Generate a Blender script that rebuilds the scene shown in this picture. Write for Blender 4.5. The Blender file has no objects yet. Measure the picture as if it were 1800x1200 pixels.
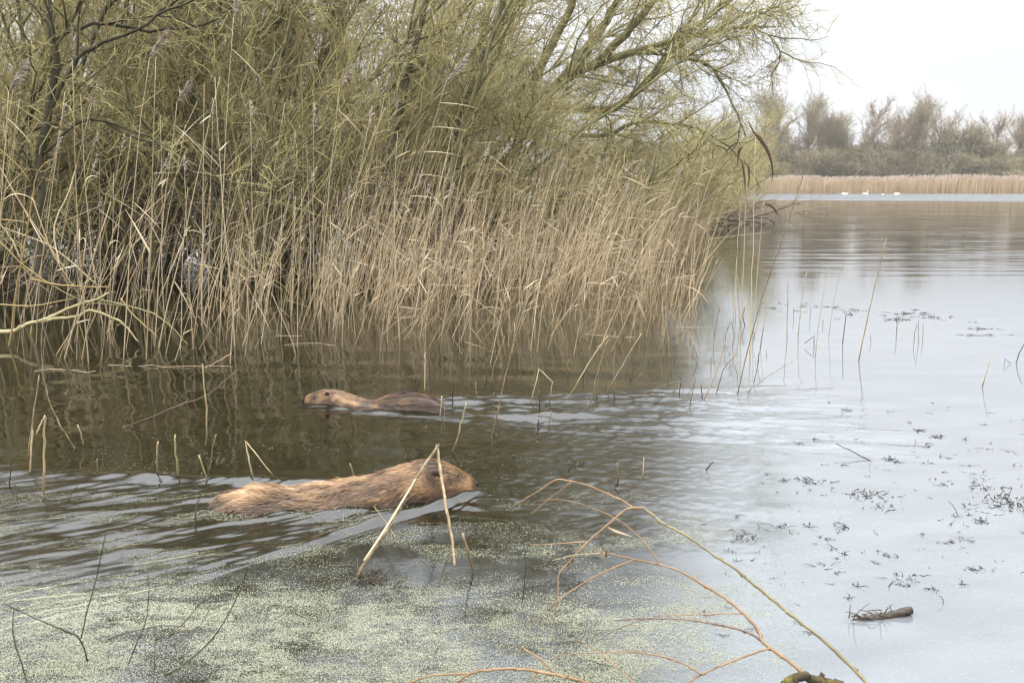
import bpy, math, random
import numpy as np
from mathutils import Vector

rng = np.random.default_rng(7)
random.seed(7)
SC = bpy.context.scene
COL = SC.collection

# ------------------------------------------------------------------ camera
CAM_H, F, HOR = 1.1, 1750.0, 328.0
PITCH = math.atan((600.0 - HOR) / F)
cam = bpy.data.cameras.new('camera')
camo = bpy.data.objects.new('camera', cam)
COL.objects.link(camo)
camo.location = (0, 0, CAM_H)
camo.rotation_euler = (math.pi / 2 - PITCH, 0, 0)
cam.sensor_width = 36
cam.lens = 36 * F / 1800
cam.clip_start, cam.clip_end = 0.05, 3000
cam.dof.use_dof = True
cam.dof.focus_distance = 4.0
cam.dof.aperture_fstop = 6.3
SC.camera = camo

# ------------------------------------------------------------------ sky, sun, exposure
SUN_EL, SUN_AZ = math.radians(42), math.radians(-55)
world = bpy.data.worlds.new('World')
SC.world = world
world.use_nodes = True
wn, wl = world.node_tree.nodes, world.node_tree.links
wn.clear()
SKY_A = 6.7            # cloud luminance at the horizon, in sky-texture units
out = wn.new('ShaderNodeOutputWorld')
bg = wn.new('ShaderNodeBackground')
bg.inputs['Strength'].default_value = 0.1
sky = wn.new('ShaderNodeTexSky')
sky.sky_type = 'NISHITA'
sky.sun_disc = False
sky.sun_elevation = SUN_EL
sky.sun_rotation = SUN_AZ
sky.dust_density = 3.0
tc = wn.new('ShaderNodeTexCoord')
sep = wn.new('ShaderNodeSeparateXYZ')
wl.new(tc.outputs['Generated'], sep.inputs[0])
# bright overcast: luminance rises with elevation, 1 + 8 sin^2 e
mx0 = wn.new('ShaderNodeMath'); mx0.operation = 'MAXIMUM'; mx0.inputs[1].default_value = 0.0
wl.new(sep.outputs['Z'], mx0.inputs[0])
cie = wn.new('ShaderNodeMath'); cie.operation = 'MULTIPLY_ADD'
cie.inputs[1].default_value = 8.0 * SKY_A; cie.inputs[2].default_value = SKY_A
sq = wn.new('ShaderNodeMath'); sq.operation = 'POWER'; sq.inputs[1].default_value = 2.0
wl.new(mx0.outputs[0], sq.inputs[0]); wl.new(sq.outputs[0], cie.inputs[0])
mp = wn.new('ShaderNodeMapping'); mp.inputs['Scale'].default_value = (1.4, 1.4, 6.0)
wl.new(tc.outputs['Generated'], mp.inputs[0])
nz = wn.new('ShaderNodeTexNoise'); nz.inputs['Scale'].default_value = 1.8
nz.inputs['Detail'].default_value = 5; nz.inputs['Roughness'].default_value = 0.5
wl.new(mp.outputs[0], nz.inputs['Vector'])
cr = wn.new('ShaderNodeValToRGB')
cr.color_ramp.elements[0].position = 0.36; cr.color_ramp.elements[0].color = (0.90, 0.95, 1.03, 1)
cr.color_ramp.elements[1].position = 0.60; cr.color_ramp.elements[1].color = (1.02, 1.03, 1.05, 1)
wl.new(nz.outputs['Fac'], cr.inputs[0])
cm = wn.new('ShaderNodeVectorMath'); cm.operation = 'SCALE'
wl.new(cr.outputs[0], cm.inputs[0]); wl.new(cie.outputs[0], cm.inputs['Scale'])
mixs = wn.new('ShaderNodeMix'); mixs.data_type = 'RGBA'; mixs.inputs[0].default_value = 0.92
wl.new(sky.outputs[0], mixs.inputs[6]); wl.new(cm.outputs[0], mixs.inputs[7])
wl.new(mixs.outputs[2], bg.inputs['Color'])
wl.new(bg.outputs[0], out.inputs['Surface'])

sd = bpy.data.lights.new('sun', 'SUN')
sd.energy = 1.0
sd.angle = math.radians(24)
sd.color = (1.0, 0.96, 0.9)
so = bpy.data.objects.new('sun', sd)
COL.objects.link(so)
so.location = (-6, -6, 12)
sdir = Vector((math.cos(SUN_EL) * math.sin(-SUN_AZ + math.pi), math.cos(SUN_EL) * math.cos(SUN_AZ) * -1, math.sin(SUN_EL)))
so.rotation_euler = sdir.to_track_quat('Z', 'Y').to_euler()

SC.view_settings.view_transform = 'Standard'
SC.view_settings.look = 'None'
SC.view_settings.exposure = 0.48
SC.view_settings.gamma = 1.0
SC.view_settings.use_curve_mapping = False
SC.render.engine = 'CYCLES'
SC.cycles.use_denoising = True
SC.cycles.use_adaptive_sampling = False
SC.cycles.pixel_filter_type = 'BLACKMAN_HARRIS'
SC.cycles.filter_width = 1.2
SC.cycles.max_bounces = 6
SC.cycles.transparent_max_bounces = 6
SC.cycles.caustics_reflective = False
SC.cycles.caustics_refractive = False

# ------------------------------------------------------------------ pixel helpers (photo pixels, 1800 x 1200)
_c, _s = math.cos(PITCH), math.sin(PITCH)


def ray(px, py):
    a, b = px - 900.0, 600.0 - py
    return np.array([a, F * _c + b * _s, -F * _s + b * _c])


def G(px, py, z=0.0):
    d = ray(px, py)
    t = (z - CAM_H) / d[2]
    return np.array([0, 0, CAM_H]) + d * t


def P(px, py, Y):
    d = ray(px, py)
    return np.array([0, 0, CAM_H]) + d * (Y / d[1])


# ------------------------------------------------------------------ value noise
_T = np.random.default_rng(11).random((512, 512))


def vnoise(x, y):
    x = np.asarray(x, float); y = np.asarray(y, float)
    xi = np.floor(x).astype(int); yi = np.floor(y).astype(int)
    fx = x - xi; fy = y - yi
    fx = fx * fx * (3 - 2 * fx); fy = fy * fy * (3 - 2 * fy)
    a = _T[xi % 512, yi % 512]; b = _T[(xi + 1) % 512, yi % 512]
    c = _T[xi % 512, (yi + 1) % 512]; d = _T[(xi + 1) % 512, (yi + 1) % 512]
    return (a * (1 - fx) + b * fx) * (1 - fy) + (c * (1 - fx) + d * fx) * fy


def fbm(x, y, o=4):
    v = 0; a = 0.5; n = 0
    for i in range(o):
        v = v + a * vnoise(x * 2 ** i + 17.3 * i, y * 2 ** i + 9.1 * i); n += a; a *= 0.5
    return v / n


def sstep(a, b, x):
    t = np.clip((x - a) / (b - a), 0, 1)
    return t * t * (3 - 2 * t)


# ------------------------------------------------------------------ materials
def newmat(name):
    m = bpy.data.materials.new(name)
    m.use_nodes = True
    nt = m.node_tree
    b = nt.nodes['Principled BSDF']
    return m, nt.nodes, nt.links, b


def ramp(n, stops):
    r = n.new('ShaderNodeValToRGB')
    e = r.color_ramp.elements
    e[0].position, e[0].color = stops[0][0], (*stops[0][1], 1)
    e[1].position, e[1].color = stops[-1][0], (*stops[-1][1], 1)
    for p, c in stops[1:-1]:
        k = e.new(p); k.color = (*c, 1)
    return r


def fibre_mat(name, stops, rough=0.75, nscale=(30, 30, 6), namp=0.5, spec=0.25, island=0.6, trans=0.0):
    """colour from the 'rnd' attribute of each strand plus an object-space noise"""
    m, n, l, b = newmat(name)
    at = n.new('ShaderNodeAttribute'); at.attribute_name = 'rnd'
    t = n.new('ShaderNodeTexCoord'); mpn = n.new('ShaderNodeMapping'); mpn.inputs['Scale'].default_value = nscale
    l.new(t.outputs['Object'], mpn.inputs[0])
    no = n.new('ShaderNodeTexNoise'); no.inputs['Scale'].default_value = 1.0; no.inputs['Detail'].default_value = 3
    l.new(mpn.outputs[0], no.inputs['Vector'])
    oi = n.new('ShaderNodeObjectInfo')
    a1 = n.new('ShaderNodeMath'); a1.operation = 'MULTIPLY_ADD'; a1.inputs[1].default_value = island
    l.new(at.outputs['Fac'], a1.inputs[0])
    s1 = n.new('ShaderNodeMath'); s1.operation = 'MULTIPLY_ADD'; s1.inputs[1].default_value = namp; s1.inputs[2].default_value = -namp * 0.5 + 0.5 * (1 - island) - 0.08
    l.new(no.outputs['Fac'], s1.inputs[0])
    s2 = n.new('ShaderNodeMath'); s2.operation = 'MULTIPLY_ADD'; s2.inputs[1].default_value = 0.16
    l.new(oi.outputs['Random'], s2.inputs[0]); l.new(s1.outputs[0], s2.inputs[2])
    l.new(s2.outputs[0], a1.inputs[2])
    r = ramp(n, [(p_, tuple(q_ * ALB for q_ in c_)) for p_, c_ in stops])
    l.new(a1.outputs[0], r.inputs[0])
    l.new(r.outputs[0], b.inputs['Base Color'])
    b.inputs['Roughness'].default_value = rough
    b.inputs['Specular IOR Level'].default_value = spec
    return m


ALB = 0.80
M = {}
M['bark'] = fibre_mat('willow_bark', [(0, (0.05, 0.045, 0.03)), (0.35, (0.14, 0.125, 0.065)), (0.65, (0.25, 0.235, 0.11)), (1, (0.36, 0.33, 0.19))], nscale=(9, 9, 4), namp=0.9, rough=0.9)
M['dark_bark'] = fibre_mat('dark_willow_bark', [(0, (0.03, 0.026, 0.018)), (0.4, (0.08, 0.07, 0.042)), (0.75, (0.15, 0.135, 0.075)), (1, (0.24, 0.22, 0.13))], nscale=(14, 14, 5), namp=1.0, rough=0.9)
M['twig'] = fibre_mat('willow_twigs', [(0, (0.10, 0.085, 0.05)), (0.3, (0.27, 0.22, 0.115)), (0.55, (0.43, 0.37, 0.165)), (0.8, (0.55, 0.485, 0.185)), (1, (0.66, 0.58, 0.34))], nscale=(3, 3, 2), namp=0.5)
M['brush'] = fibre_mat('brown_brush', [(0, (0.07, 0.055, 0.04)), (0.5, (0.18, 0.135, 0.09)), (1, (0.32, 0.25, 0.16))], nscale=(3, 3, 2))
M['reed'] = fibre_mat('dry_reed', [(0, (0.18, 0.13, 0.075)), (0.35, (0.39, 0.295, 0.17)), (0.7, (0.57, 0.455, 0.285)), (1, (0.74, 0.64, 0.46))], nscale=(14, 14, 5), namp=0.4)
M['reed_gold'] = fibre_mat('golden_reed', [(0, (0.17, 0.12, 0.065)), (0.4, (0.46, 0.345, 0.20)), (0.75, (0.70, 0.565, 0.36)), (1, (0.90, 0.80, 0.60))], nscale=(14, 14, 5), namp=0.4)
M['leaf'] = fibre_mat('dry_reed_leaf', [(0, (0.34, 0.25, 0.14)), (0.5, (0.55, 0.43, 0.27)), (1, (0.75, 0.66, 0.48))], nscale=(20, 20, 20), namp=0.4)
M['brown_leaf'] = fibre_mat('brown_leaf', [(0, (0.07, 0.045, 0.025)), (0.5, (0.17, 0.115, 0.065)), (1, (0.40, 0.31, 0.19))], nscale=(20, 20, 12), namp=0.9)
M['plume'] = fibre_mat('reed_plume', [(0, (0.34, 0.27, 0.20)), (0.5, (0.50, 0.41, 0.33)), (1, (0.64, 0.56, 0.47))], nscale=(20, 20, 20))
M['wet'] = fibre_mat('wet_dark_stem', [(0, (0.022, 0.018, 0.012)), (0.5, (0.06, 0.047, 0.03)), (1, (0.14, 0.11, 0.065))], nscale=(40, 40, 25), namp=0.8, rough=0.5, spec=0.5)
M['old_reed'] = fibre_mat('weathered_reed', [(0, (0.10, 0.075, 0.04)), (0.35, (0.28, 0.21, 0.115)), (0.65, (0.46, 0.36, 0.205)), (1, (0.66, 0.55, 0.37))], nscale=(60, 60, 22), namp=1.0)
M['stub'] = fibre_mat('weathered_stub', [(0, (0.10, 0.075, 0.04)), (0.4, (0.24, 0.18, 0.10)), (0.7, (0.42, 0.33, 0.19)), (1, (0.6, 0.5, 0.33))], nscale=(50, 50, 18), namp=1.0)
M['orange'] = fibre_mat('orange_willow_shoot', [(0, (0.08, 0.046, 0.024)), (0.35, (0.19, 0.11, 0.05)), (0.65, (0.31, 0.185, 0.085)), (1, (0.46, 0.34, 0.20))], nscale=(22, 22, 22), namp=0.9, rough=0.5, spec=0.4)
M['olive'] = fibre_mat('olive_willow_shoot', [(0, (0.08, 0.066, 0.035)), (0.4, (0.18, 0.15, 0.068)), (0.7, (0.26, 0.22, 0.115)), (1, (0.38, 0.32, 0.18))], nscale=(24, 24, 24), namp=1.0, rough=0.55, spec=0.4)
M['purple'] = fibre_mat('purple_brown_shoot', [(0, (0.07, 0.045, 0.035)), (0.5, (0.16, 0.10, 0.07)), (1, (0.28, 0.19, 0.13))], nscale=(24, 24, 24), namp=0.8, rough=0.5)
M['yellow'] = fibre_mat('yellow_willow_shoot', [(0, (0.17, 0.12, 0.05)), (0.5, (0.36, 0.26, 0.10)), (1, (0.50, 0.39, 0.19))], nscale=(10, 10, 10), rough=0.55)
M['pale'] = fibre_mat('pale_bare_branch', [(0, (0.14, 0.11, 0.055)), (0.4, (0.33, 0.27, 0.13)), (0.75, (0.47, 0.39, 0.21)), (1, (0.58, 0.50, 0.31))], nscale=(14, 14, 14), namp=1.0)
M['moss'] = fibre_mat('mossy_bark', [(0, (0.02, 0.016, 0.012)), (0.45, (0.06, 0.045, 0.025)), (0.75, (0.16, 0.13, 0.035)), (1, (0.28, 0.235, 0.08))], nscale=(40, 40, 40), namp=1.2, rough=0.95)
M['green'] = fibre_mat('green_blade', [(0, (0.13, 0.14, 0.05)), (0.5, (0.27, 0.26, 0.11)), (1, (0.5, 0.44, 0.25))], nscale=(30, 30, 15), namp=0.8)
M['weed'] = fibre_mat('dark_water_weed', [(0, (0.012, 0.012, 0.008)), (0.6, (0.03, 0.028, 0.018)), (1, (0.08, 0.07, 0.04))], nscale=(40, 40, 40), rough=0.6)
M['duck'] = fibre_mat('duckweed', [(0, (0.15, 0.145, 0.09)), (0.4, (0.265, 0.265, 0.172)), (0.75, (0.365, 0.37, 0.26)), (1, (0.54, 0.54, 0.43))], nscale=(3, 3, 3), namp=0.4, rough=0.6)
M['log'] = fibre_mat('wet_log', [(0, (0.02, 0.016, 0.012)), (0.5, (0.07, 0.052, 0.04)), (1, (0.20, 0.15, 0.11))], nscale=(25, 120, 120), namp=1.6, rough=0.5)
M['far_reed'] = fibre_mat('far_reed', [(0, (0.33, 0.225, 0.115)), (0.5, (0.53, 0.385, 0.215)), (1, (0.66, 0.52, 0.34))], nscale=(0.2, 0.2, 0.6))
M['far_plume'] = fibre_mat('far_plume', [(0, (0.40, 0.31, 0.25)), (1, (0.56, 0.45, 0.38))], nscale=(0.2, 0.2, 0.6))
M['far_twig'] = fibre_mat('far_bare_twigs', [(0, (0.19, 0.14, 0.09)), (0.5, (0.33, 0.25, 0.16)), (1, (0.45, 0.355, 0.225))], nscale=(0.4, 0.4, 0.4))
M['far_warm'] = fibre_mat('far_budding_twigs', [(0, (0.22, 0.185, 0.12)), (0.5, (0.34, 0.29, 0.18)), (1, (0.45, 0.39, 0.25))], nscale=(0.4, 0.4, 0.4))
M['far_bush'] = fibre_mat('far_scrub', [(0, (0.10, 0.085, 0.05)), (0.4, (0.21, 0.18, 0.10)), (0.7, (0.32, 0.27, 0.15)), (1, (0.45, 0.36, 0.20))], nscale=(0.35, 0.35, 0.35), namp=0.7)


def simple_mat(name, col, rough=0.5, spec=0.5):
    m, n, l, b = newmat(name)
    t = n.new('ShaderNodeTexCoord')
    no = n.new('ShaderNodeTexNoise'); no.inputs['Scale'].default_value = 60; no.inputs['Detail'].default_value = 4
    l.new(t.outputs['Object'], no.inputs['Vector'])
    r = ramp(n, [(0.3, tuple(c * 0.75 for c in col)), (0.7, tuple(min(1, c * 1.2) for c in col))])
    l.new(no.outputs['Fac'], r.inputs[0]); l.new(r.outputs[0], b.inputs['Base Color'])
    b.inputs['Roughness'].default_value = rough
    b.inputs['Specular IOR Level'].default_value = spec
    return m


M['eye'] = simple_mat('beaver_eye', (0.012, 0.008, 0.006), 0.12, 0.6)
M['nose'] = simple_mat('beaver_nose', (0.016, 0.012, 0.011), 0.6, 0.25)
M['ear'] = simple_mat('beaver_ear', (0.03, 0.018, 0.012), 0.8, 0.2)
M['swan'] = simple_mat('swan_feathers', (0.82, 0.81, 0.78), 0.7, 0.2)
M['beak'] = simple_mat('swan_beak', (0.5, 0.2, 0.05), 0.5)
M['ground'] = simple_mat('bank_soil', (0.10, 0.08, 0.05), 0.95, 0.1)


# ------------------------------------------------------------------ mesh helpers
def mesh_from(name, V, Q, mat, rnd=None, T=None, smooth=True):
    """V (n,3), Q (m,4) quads, T (k,3) triangles"""
    me = bpy.data.meshes.new(name)
    V = np.asarray(V, np.float32)
    nq = 0 if Q is None else len(Q); ntr = 0 if T is None else len(T)
    li = []
    if nq: li.append(np.asarray(Q, np.int32).ravel())
    if ntr: li.append(np.asarray(T, np.int32).ravel())
    li = np.concatenate(li)
    st = np.concatenate([np.arange(nq) * 4, nq * 4 + np.arange(ntr) * 3]).astype(np.int32)
    me.vertices.add(len(V)); me.vertices.foreach_set('co', V.ravel())
    me.loops.add(len(li)); me.loops.foreach_set('vertex_index', li)
    me.polygons.add(nq + ntr); me.polygons.foreach_set('loop_start', st)
    if smooth:
        me.polygons.foreach_set('use_smooth', np.ones(nq + ntr, bool))
    if rnd is not None:
        a = me.attributes.new('rnd', 'FLOAT', 'POINT'); a.data.foreach_set('value', np.asarray(rnd, np.float32))
    me.update(calc_edges=True)
    me.materials.append(mat)
    return me


def tag(o, label=None, cat=None, group=None, kind=None):
    if label: o['label'] = label
    if cat: o['category'] = cat
    if group: o['group'] = group
    if kind: o['kind'] = kind
    return o


def link(name, me, parent=None, loc=None):
    o = bpy.data.objects.new(name, me)
    COL.objects.link(o)
    if parent is not None: o.parent = parent
    if loc is not None: o.location = loc
    return o


def empty(name, loc, label, cat, group=None):
    o = bpy.data.objects.new(name, None)
    COL.objects.link(o); o.location = loc
    o.empty_display_size = 0.1
    return tag(o, label, cat, group)


def copy_tree(o, parent=None):
    c = o.copy(); COL.objects.link(c)
    if parent is not None: c.parent = parent
    for ch in [x for x in KIDS.get(o, [])]:
        copy_tree(ch, c)
    return c


KIDS = {}


def kid(name, me, parent, loc=None):
    o = link(name, me, parent, loc)
    KIDS.setdefault(parent, []).append(o)
    return o


class Strands:
    """collects tapering tubes and ribbons, then builds them as one mesh"""

    def __init__(self):
        self.t = {}
        self.r = {}

    def tube(self, pts, rad, rnd, k=3):
        pts = np.asarray(pts, float)
        self.t.setdefault((len(pts), k), []).append((pts, np.broadcast_to(np.asarray(rad, float), (len(pts),)), np.broadcast_to(np.asarray(rnd, float), (len(pts),))))

    def ribbon(self, pts, wid, side, rnd):
        pts = np.asarray(pts, float)
        self.r.setdefault(len(pts), []).append((pts, np.broadcast_to(np.asarray(wid, float), (len(pts),)), np.asarray(side, float), rnd))

    def mesh(self, name, mat, origin=(0, 0, 0)):
        V, Q, T, R = [], [], [], []
        off = 0
        for (n, k), lst in self.t.items():
            Pn = np.array([a[0] for a in lst]); Rd = np.array([a[1] for a in lst]); rn = np.array([a[2] for a in lst])
            m = len(lst)
            tg = np.gradient(Pn, axis=1); tg /= np.linalg.norm(tg, axis=2, keepdims=True) + 1e-9
            mean = np.abs(Pn[:, -1] - Pn[:, 0])
            ref = np.zeros((m, 3)); ref[np.arange(m), np.argmin(mean, axis=1)] = 1
            u = np.cross(tg, ref[:, None, :]); u /= np.linalg.norm(u, axis=2, keepdims=True) + 1e-9
            v = np.cross(tg, u)
            an = np.arange(k) * 2 * math.pi / k
            ring = (u[:, :, None, :] * np.cos(an)[None, None, :, None] + v[:, :, None, :] * np.sin(an)[None, None, :, None]) * Rd[:, :, None, None] + Pn[:, :, None, :]
            V.append(ring.reshape(-1, 3)); R.append(np.repeat(rn.reshape(-1), k))
            base = off + np.arange(m)[:, None, None] * n * k
            i = np.arange(n - 1)[None, :, None] * k; j = np.arange(k)[None, None, :]; j2 = (j + 1) % k
            q = np.stack([base + i + j, base + i + j2, base + i + k + j2, base + i + k + j], -1).reshape(-1, 4)
            Q.append(q)
            if k >= 5:
                for e, rev in ((0, True), ((n - 1) * k, False)):
                    b0 = off + np.arange(m)[:, None] * n * k + e
                    for w in range(1, k - 1):
                        tri = np.stack([b0[:, 0], b0[:, 0] + w, b0[:, 0] + w + 1], -1)
                        T.append(tri[:, ::-1] if rev else tri)
            off += m * n * k
        for n, lst in self.r.items():
            Pn = np.array([a[0] for a in lst]); W = np.array([a[1] for a in lst]); S = np.array([a[2] for a in lst]); rn = np.array([a[3] for a in lst])
            m = len(lst)
            S = S / (np.linalg.norm(S, axis=1, keepdims=True) + 1e-9)
            d = S[:, None, :] * W[:, :, None] * 0.5
            V.append(np.stack([Pn - d, Pn + d], 2).reshape(-1, 3)); R.append(np.repeat(rn, n * 2))
            base = off + np.arange(m)[:, None] * n * 2
            i = np.arange(n - 1)[None, :] * 2
            Q.append(np.stack([base + i, base + i + 1, base + i + 3, base + i + 2], -1).reshape(-1, 4))
            off += m * n * 2
        V = np.concatenate(V) - np.asarray(origin, float)
        return mesh_from(name, V, np.concatenate(Q) if Q else None, mat, np.concatenate(R), np.concatenate(T) if T else None)


def smooth_poly(pts, n, jit=0.0):
    """Catmull-Rom resample of a control polyline to n points"""
    pts = np.asarray(pts, float)
    if len(pts) == 2:
        t = np.linspace(0, 1, n)[:, None]; r = pts[0] * (1 - t) + pts[1] * t
    else:
        E = np.vstack([2 * pts[0] - pts[1], pts, 2 * pts[-1] - pts[-2]])
        L = np.concatenate([[0], np.cumsum(np.linalg.norm(np.diff(pts, axis=0), axis=1))])
        r = []
        for s in np.linspace(0, L[-1], n):
            i = min(np.searchsorted(L, s, side='right') - 1, len(pts) - 2)
            u = (s - L[i]) / (L[i + 1] - L[i] + 1e-9)
            p0, p1, p2, p3 = E[i], E[i + 1], E[i + 2], E[i + 3]
            r.append(0.5 * (2 * p1 + (p2 - p0) * u + (2 * p0 - 5 * p1 + 4 * p2 - p3) * u * u + (3 * p1 - p0 - 3 * p2 + p3) * u ** 3))
        r = np.array(r)
    if jit:
        j = rng.normal(0, jit, r.shape); j[0] = 0
        r = r + j
    return r


def unit(v):
    return v / (np.linalg.norm(v) + 1e-9)


# ------------------------------------------------------------------ water
N1, T1 = G(836, 862), G(350, 893)         # near beaver: nose and tail end on the waterline
N2, T2 = G(533, 710), G(782, 716)
H1 = unit((N1 - T1)[:2]); H2 = unit((N2 - T2)[:2])
LAT1 = np.array([H1[1], -H1[0]])          # towards the camera
LAT2 = np.array([-H2[1], H2[0]])
_r = np.random.default_rng(3)


def wave_set(n, l0, l1, slope, aniso=None):
    lam = np.exp(_r.uniform(math.log(l0), math.log(l1), n))
    th = _r.uniform(0, 2 * math.pi, n) if aniso is None else _r.normal(aniso[0], aniso[1], n)
    k = 2 * math.pi / lam
    amp = slope / k * math.sqrt(2.0 / n)
    return k * np.cos(th), k * np.sin(th), amp, _r.uniform(0, 6.28, n)


W_A = wave_set(16, 0.22, 0.9, 0.016, (math.pi / 2, 0.7))
W_B = wave_set(110, 0.026, 0.11, 0.14)
W_C = wave_set(20, 0.03, 0.09, 0.05, (0.3, 0.9))


def waves(W, x, y):
    h = np.zeros_like(x)
    for kx, ky, a, p in zip(*W):
        h += a * np.sin(kx * x + ky * y + p)
    return h


def height(x, y, want=False):
    x = np.asarray(x, float); y = np.asarray(y, float)
    h = waves(W_A, x, y)
    # ruffled patch between the two animals and the open water
    wob = 0.10 * (fbm(x * 3, y * 3) - 0.5)
    m = sstep(0.05, -0.12, x - 0.262 * y + wob) * sstep(2.65, 3.1, y) * sstep(6.0, 4.7, y) * sstep(-0.35, 0.25, x + 0.25 * (y - 3.6))
    m = m * np.clip(-0.25 + 2.3 * fbm(x * 2.3 + 5, y * 6 + 2, 4), 0.1, 1.3)
    h = h + waves(W_B, x, y) * m * 0.6
    # near wake
    s = -((x - N1[0]) * H1[0] + (y - N1[1]) * H1[1]); v = (x - N1[0]) * LAT1[0] + (y - N1[1]) * LAT1[1]
    arm = 0
    pos = sstep(-0.05, 0.08, s)
    wv = 0.10 * (fbm(s * 3 + 3, v * 2 + 1, 4) - 0.5)
    brk = -0.1 + 2.1 * fbm(s * 5 + 8, v * 5 + 2, 3)
    for side, k, amp in ((1, 0.66, brk), (-1, 0.32, 0.8 * brk)):
        d = side * v - (0.035 + k * np.maximum(s, 0)) + wv
        env = pos * np.exp(-np.maximum(s, 0) / (0.6 if side > 0 else 1.5))
        arm = arm + env * np.exp(-(d / 0.10) ** 2)
        h = h + amp * env * (0.024 * np.exp(-(d / (0.022 + 0.02 * s.clip(0))) ** 2) + 0.0028 * np.cos(d * 2 * math.pi / 0.11) * np.exp(-((d + 0.16) / 0.22) ** 2))
        h = h + amp * pos * np.exp(-np.maximum(s, 0) / 0.7) * 0.0016 * np.cos(d * 2 * math.pi / 0.032) * np.exp(-((d - 0.04) / 0.07) ** 2)
    inside = pos * sstep(0.06, -0.08, np.maximum(v - 0.70 * s, -v - 0.40 * s)) * np.exp(-np.maximum(s - 1.2, 0) / 1.2)
    inside1 = inside
    st = fbm(s * 2.2 + 0.8 * np.abs(v), (v - 0.42 * s) * 11, 4) - 0.5
    st2 = fbm(s * 6 + 31, (v - 0.25 * s) * 30 + 4, 3) - 0.5
    st3 = fbm(s * 14 + 3, (v - 0.3 * s) * 60 + 4, 2) - 0.5
    h = h + inside * (0.034 * st + 0.014 * st2 + 0.004 * st3)
    # second wake
    s = -((x - N2[0]) * H2[0] + (y - N2[1]) * H2[1]); v = (x - N2[0]) * LAT2[0] + (y - N2[1]) * LAT2[1]
    pos = sstep(-0.06, 0.1, s)
    for side in (1, -1):
        d = side * v - (0.03 + 0.28 * np.maximum(s, 0))
        h = h + pos * np.exp(-np.maximum(s, 0) / 1.4) * (0.008 * np.exp(-(d / 0.05) ** 2) + 0.003 * np.cos(d * 2 * math.pi / 0.1) * np.exp(-((d + 0.1) / 0.15) ** 2))
    ins = pos * sstep(0.08, -0.1, np.abs(v) - 0.10 - 0.24 * s.clip(0)) * np.exp(-np.maximum(s - 2.0, 0) / 0.9)
    h = h + ins * (0.045 * (fbm(s * 2.5 + 50, v * 9 + 8, 4) - 0.5) + 0.016 * (fbm(s * 9, v * 26, 3) - 0.5))
    if want: return h, np.clip(np.maximum(m, 0.8 * np.maximum(np.maximum(inside1 * 0.7, arm), ins)), 0, 1)
    return h


X0, X1, Y0, Y1 = -3.1, 2.0, 1.5, 7.2
ys = [Y0]
while ys[-1] < Y1:
    ys.append(ys[-1] * 1.0030)
ys = np.array(ys); ys[-1] = Y1
xs = np.linspace(X0, X1, 800)
gx, gy = np.meshgrid(xs, ys)
fade = sstep(0, 0.5, gx - X0) * sstep(0, 0.5, X1 - gx) * sstep(0, 0.15, gy - Y0) * sstep(0, 1.2, Y1 - gy)
gz, gr = height(gx, gy, True); gz = gz * fade; gr = gr * fade
nx, ny = len(xs), len(ys)
WV = np.stack([gx, gy, gz], -1).reshape(-1, 3)
ii, jj = np.meshgrid(np.arange(ny - 1), np.arange(nx - 1), indexing='ij')
b0 = (ii * nx + jj).ravel()
WQ = np.stack([b0, b0 + 1, b0 + nx + 1, b0 + nx], -1)
big = 420.0
ov = np.array([(-big, -60, 0), (big, -60, 0), (-big, Y0, 0), (X0, Y0, 0), (X1, Y0, 0), (big, Y0, 0),
               (-big, Y1, 0), (X0, Y1, 0), (X1, Y1, 0), (big, Y1, 0), (-big, 700, 0), (big, 700, 0)], float)
o0 = len(WV)
oq = np.array([(0, 1, 5, 2), (2, 3, 7, 6), (4, 5, 9, 8), (6, 9, 11, 10)]) + o0

m, n, l, b = newmat('lake_water')
geo = n.new('ShaderNodeNewGeometry')
sp = n.new('ShaderNodeSeparateXYZ'); l.new(geo.outputs['Position'], sp.inputs[0])


def mathn(op, a, bb=None, c=None, clamp=False):
    k = n.new('ShaderNodeMath'); k.operation = op; k.use_clamp = clamp
    for i, v_ in enumerate((a, bb, c)):
        if v_ is None: continue
        if isinstance(v_, (int, float)): k.inputs[i].default_value = v_
        else: l.new(v_, k.inputs[i])
    return k.outputs[0]


def mapr(v_, a, bb, c=0.0, d=1.0):
    k = n.new('ShaderNodeMapRange'); k.interpolation_type = 'SMOOTHSTEP'
    l.new(v_, k.inputs[0])
    for i, q in enumerate((a, bb, c, d)): k.inputs[i + 1].default_value = q
    return k.outputs[0]


def noise(scale, detail=3, rough=0.5, off=(0, 0, 0), nscale=1.0):
    mm = n.new('ShaderNodeMapping'); mm.inputs['Scale'].default_value = scale; mm.inputs['Location'].default_value = off
    l.new(geo.outputs['Position'], mm.inputs[0])
    k = n.new('ShaderNodeTexNoise'); k.inputs['Scale'].default_value = nscale; k.inputs['Detail'].default_value = detail; k.inputs['Roughness'].default_value = rough
    l.new(mm.outputs[0], k.inputs['Vector'])
    return k.outputs['Fac']


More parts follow.
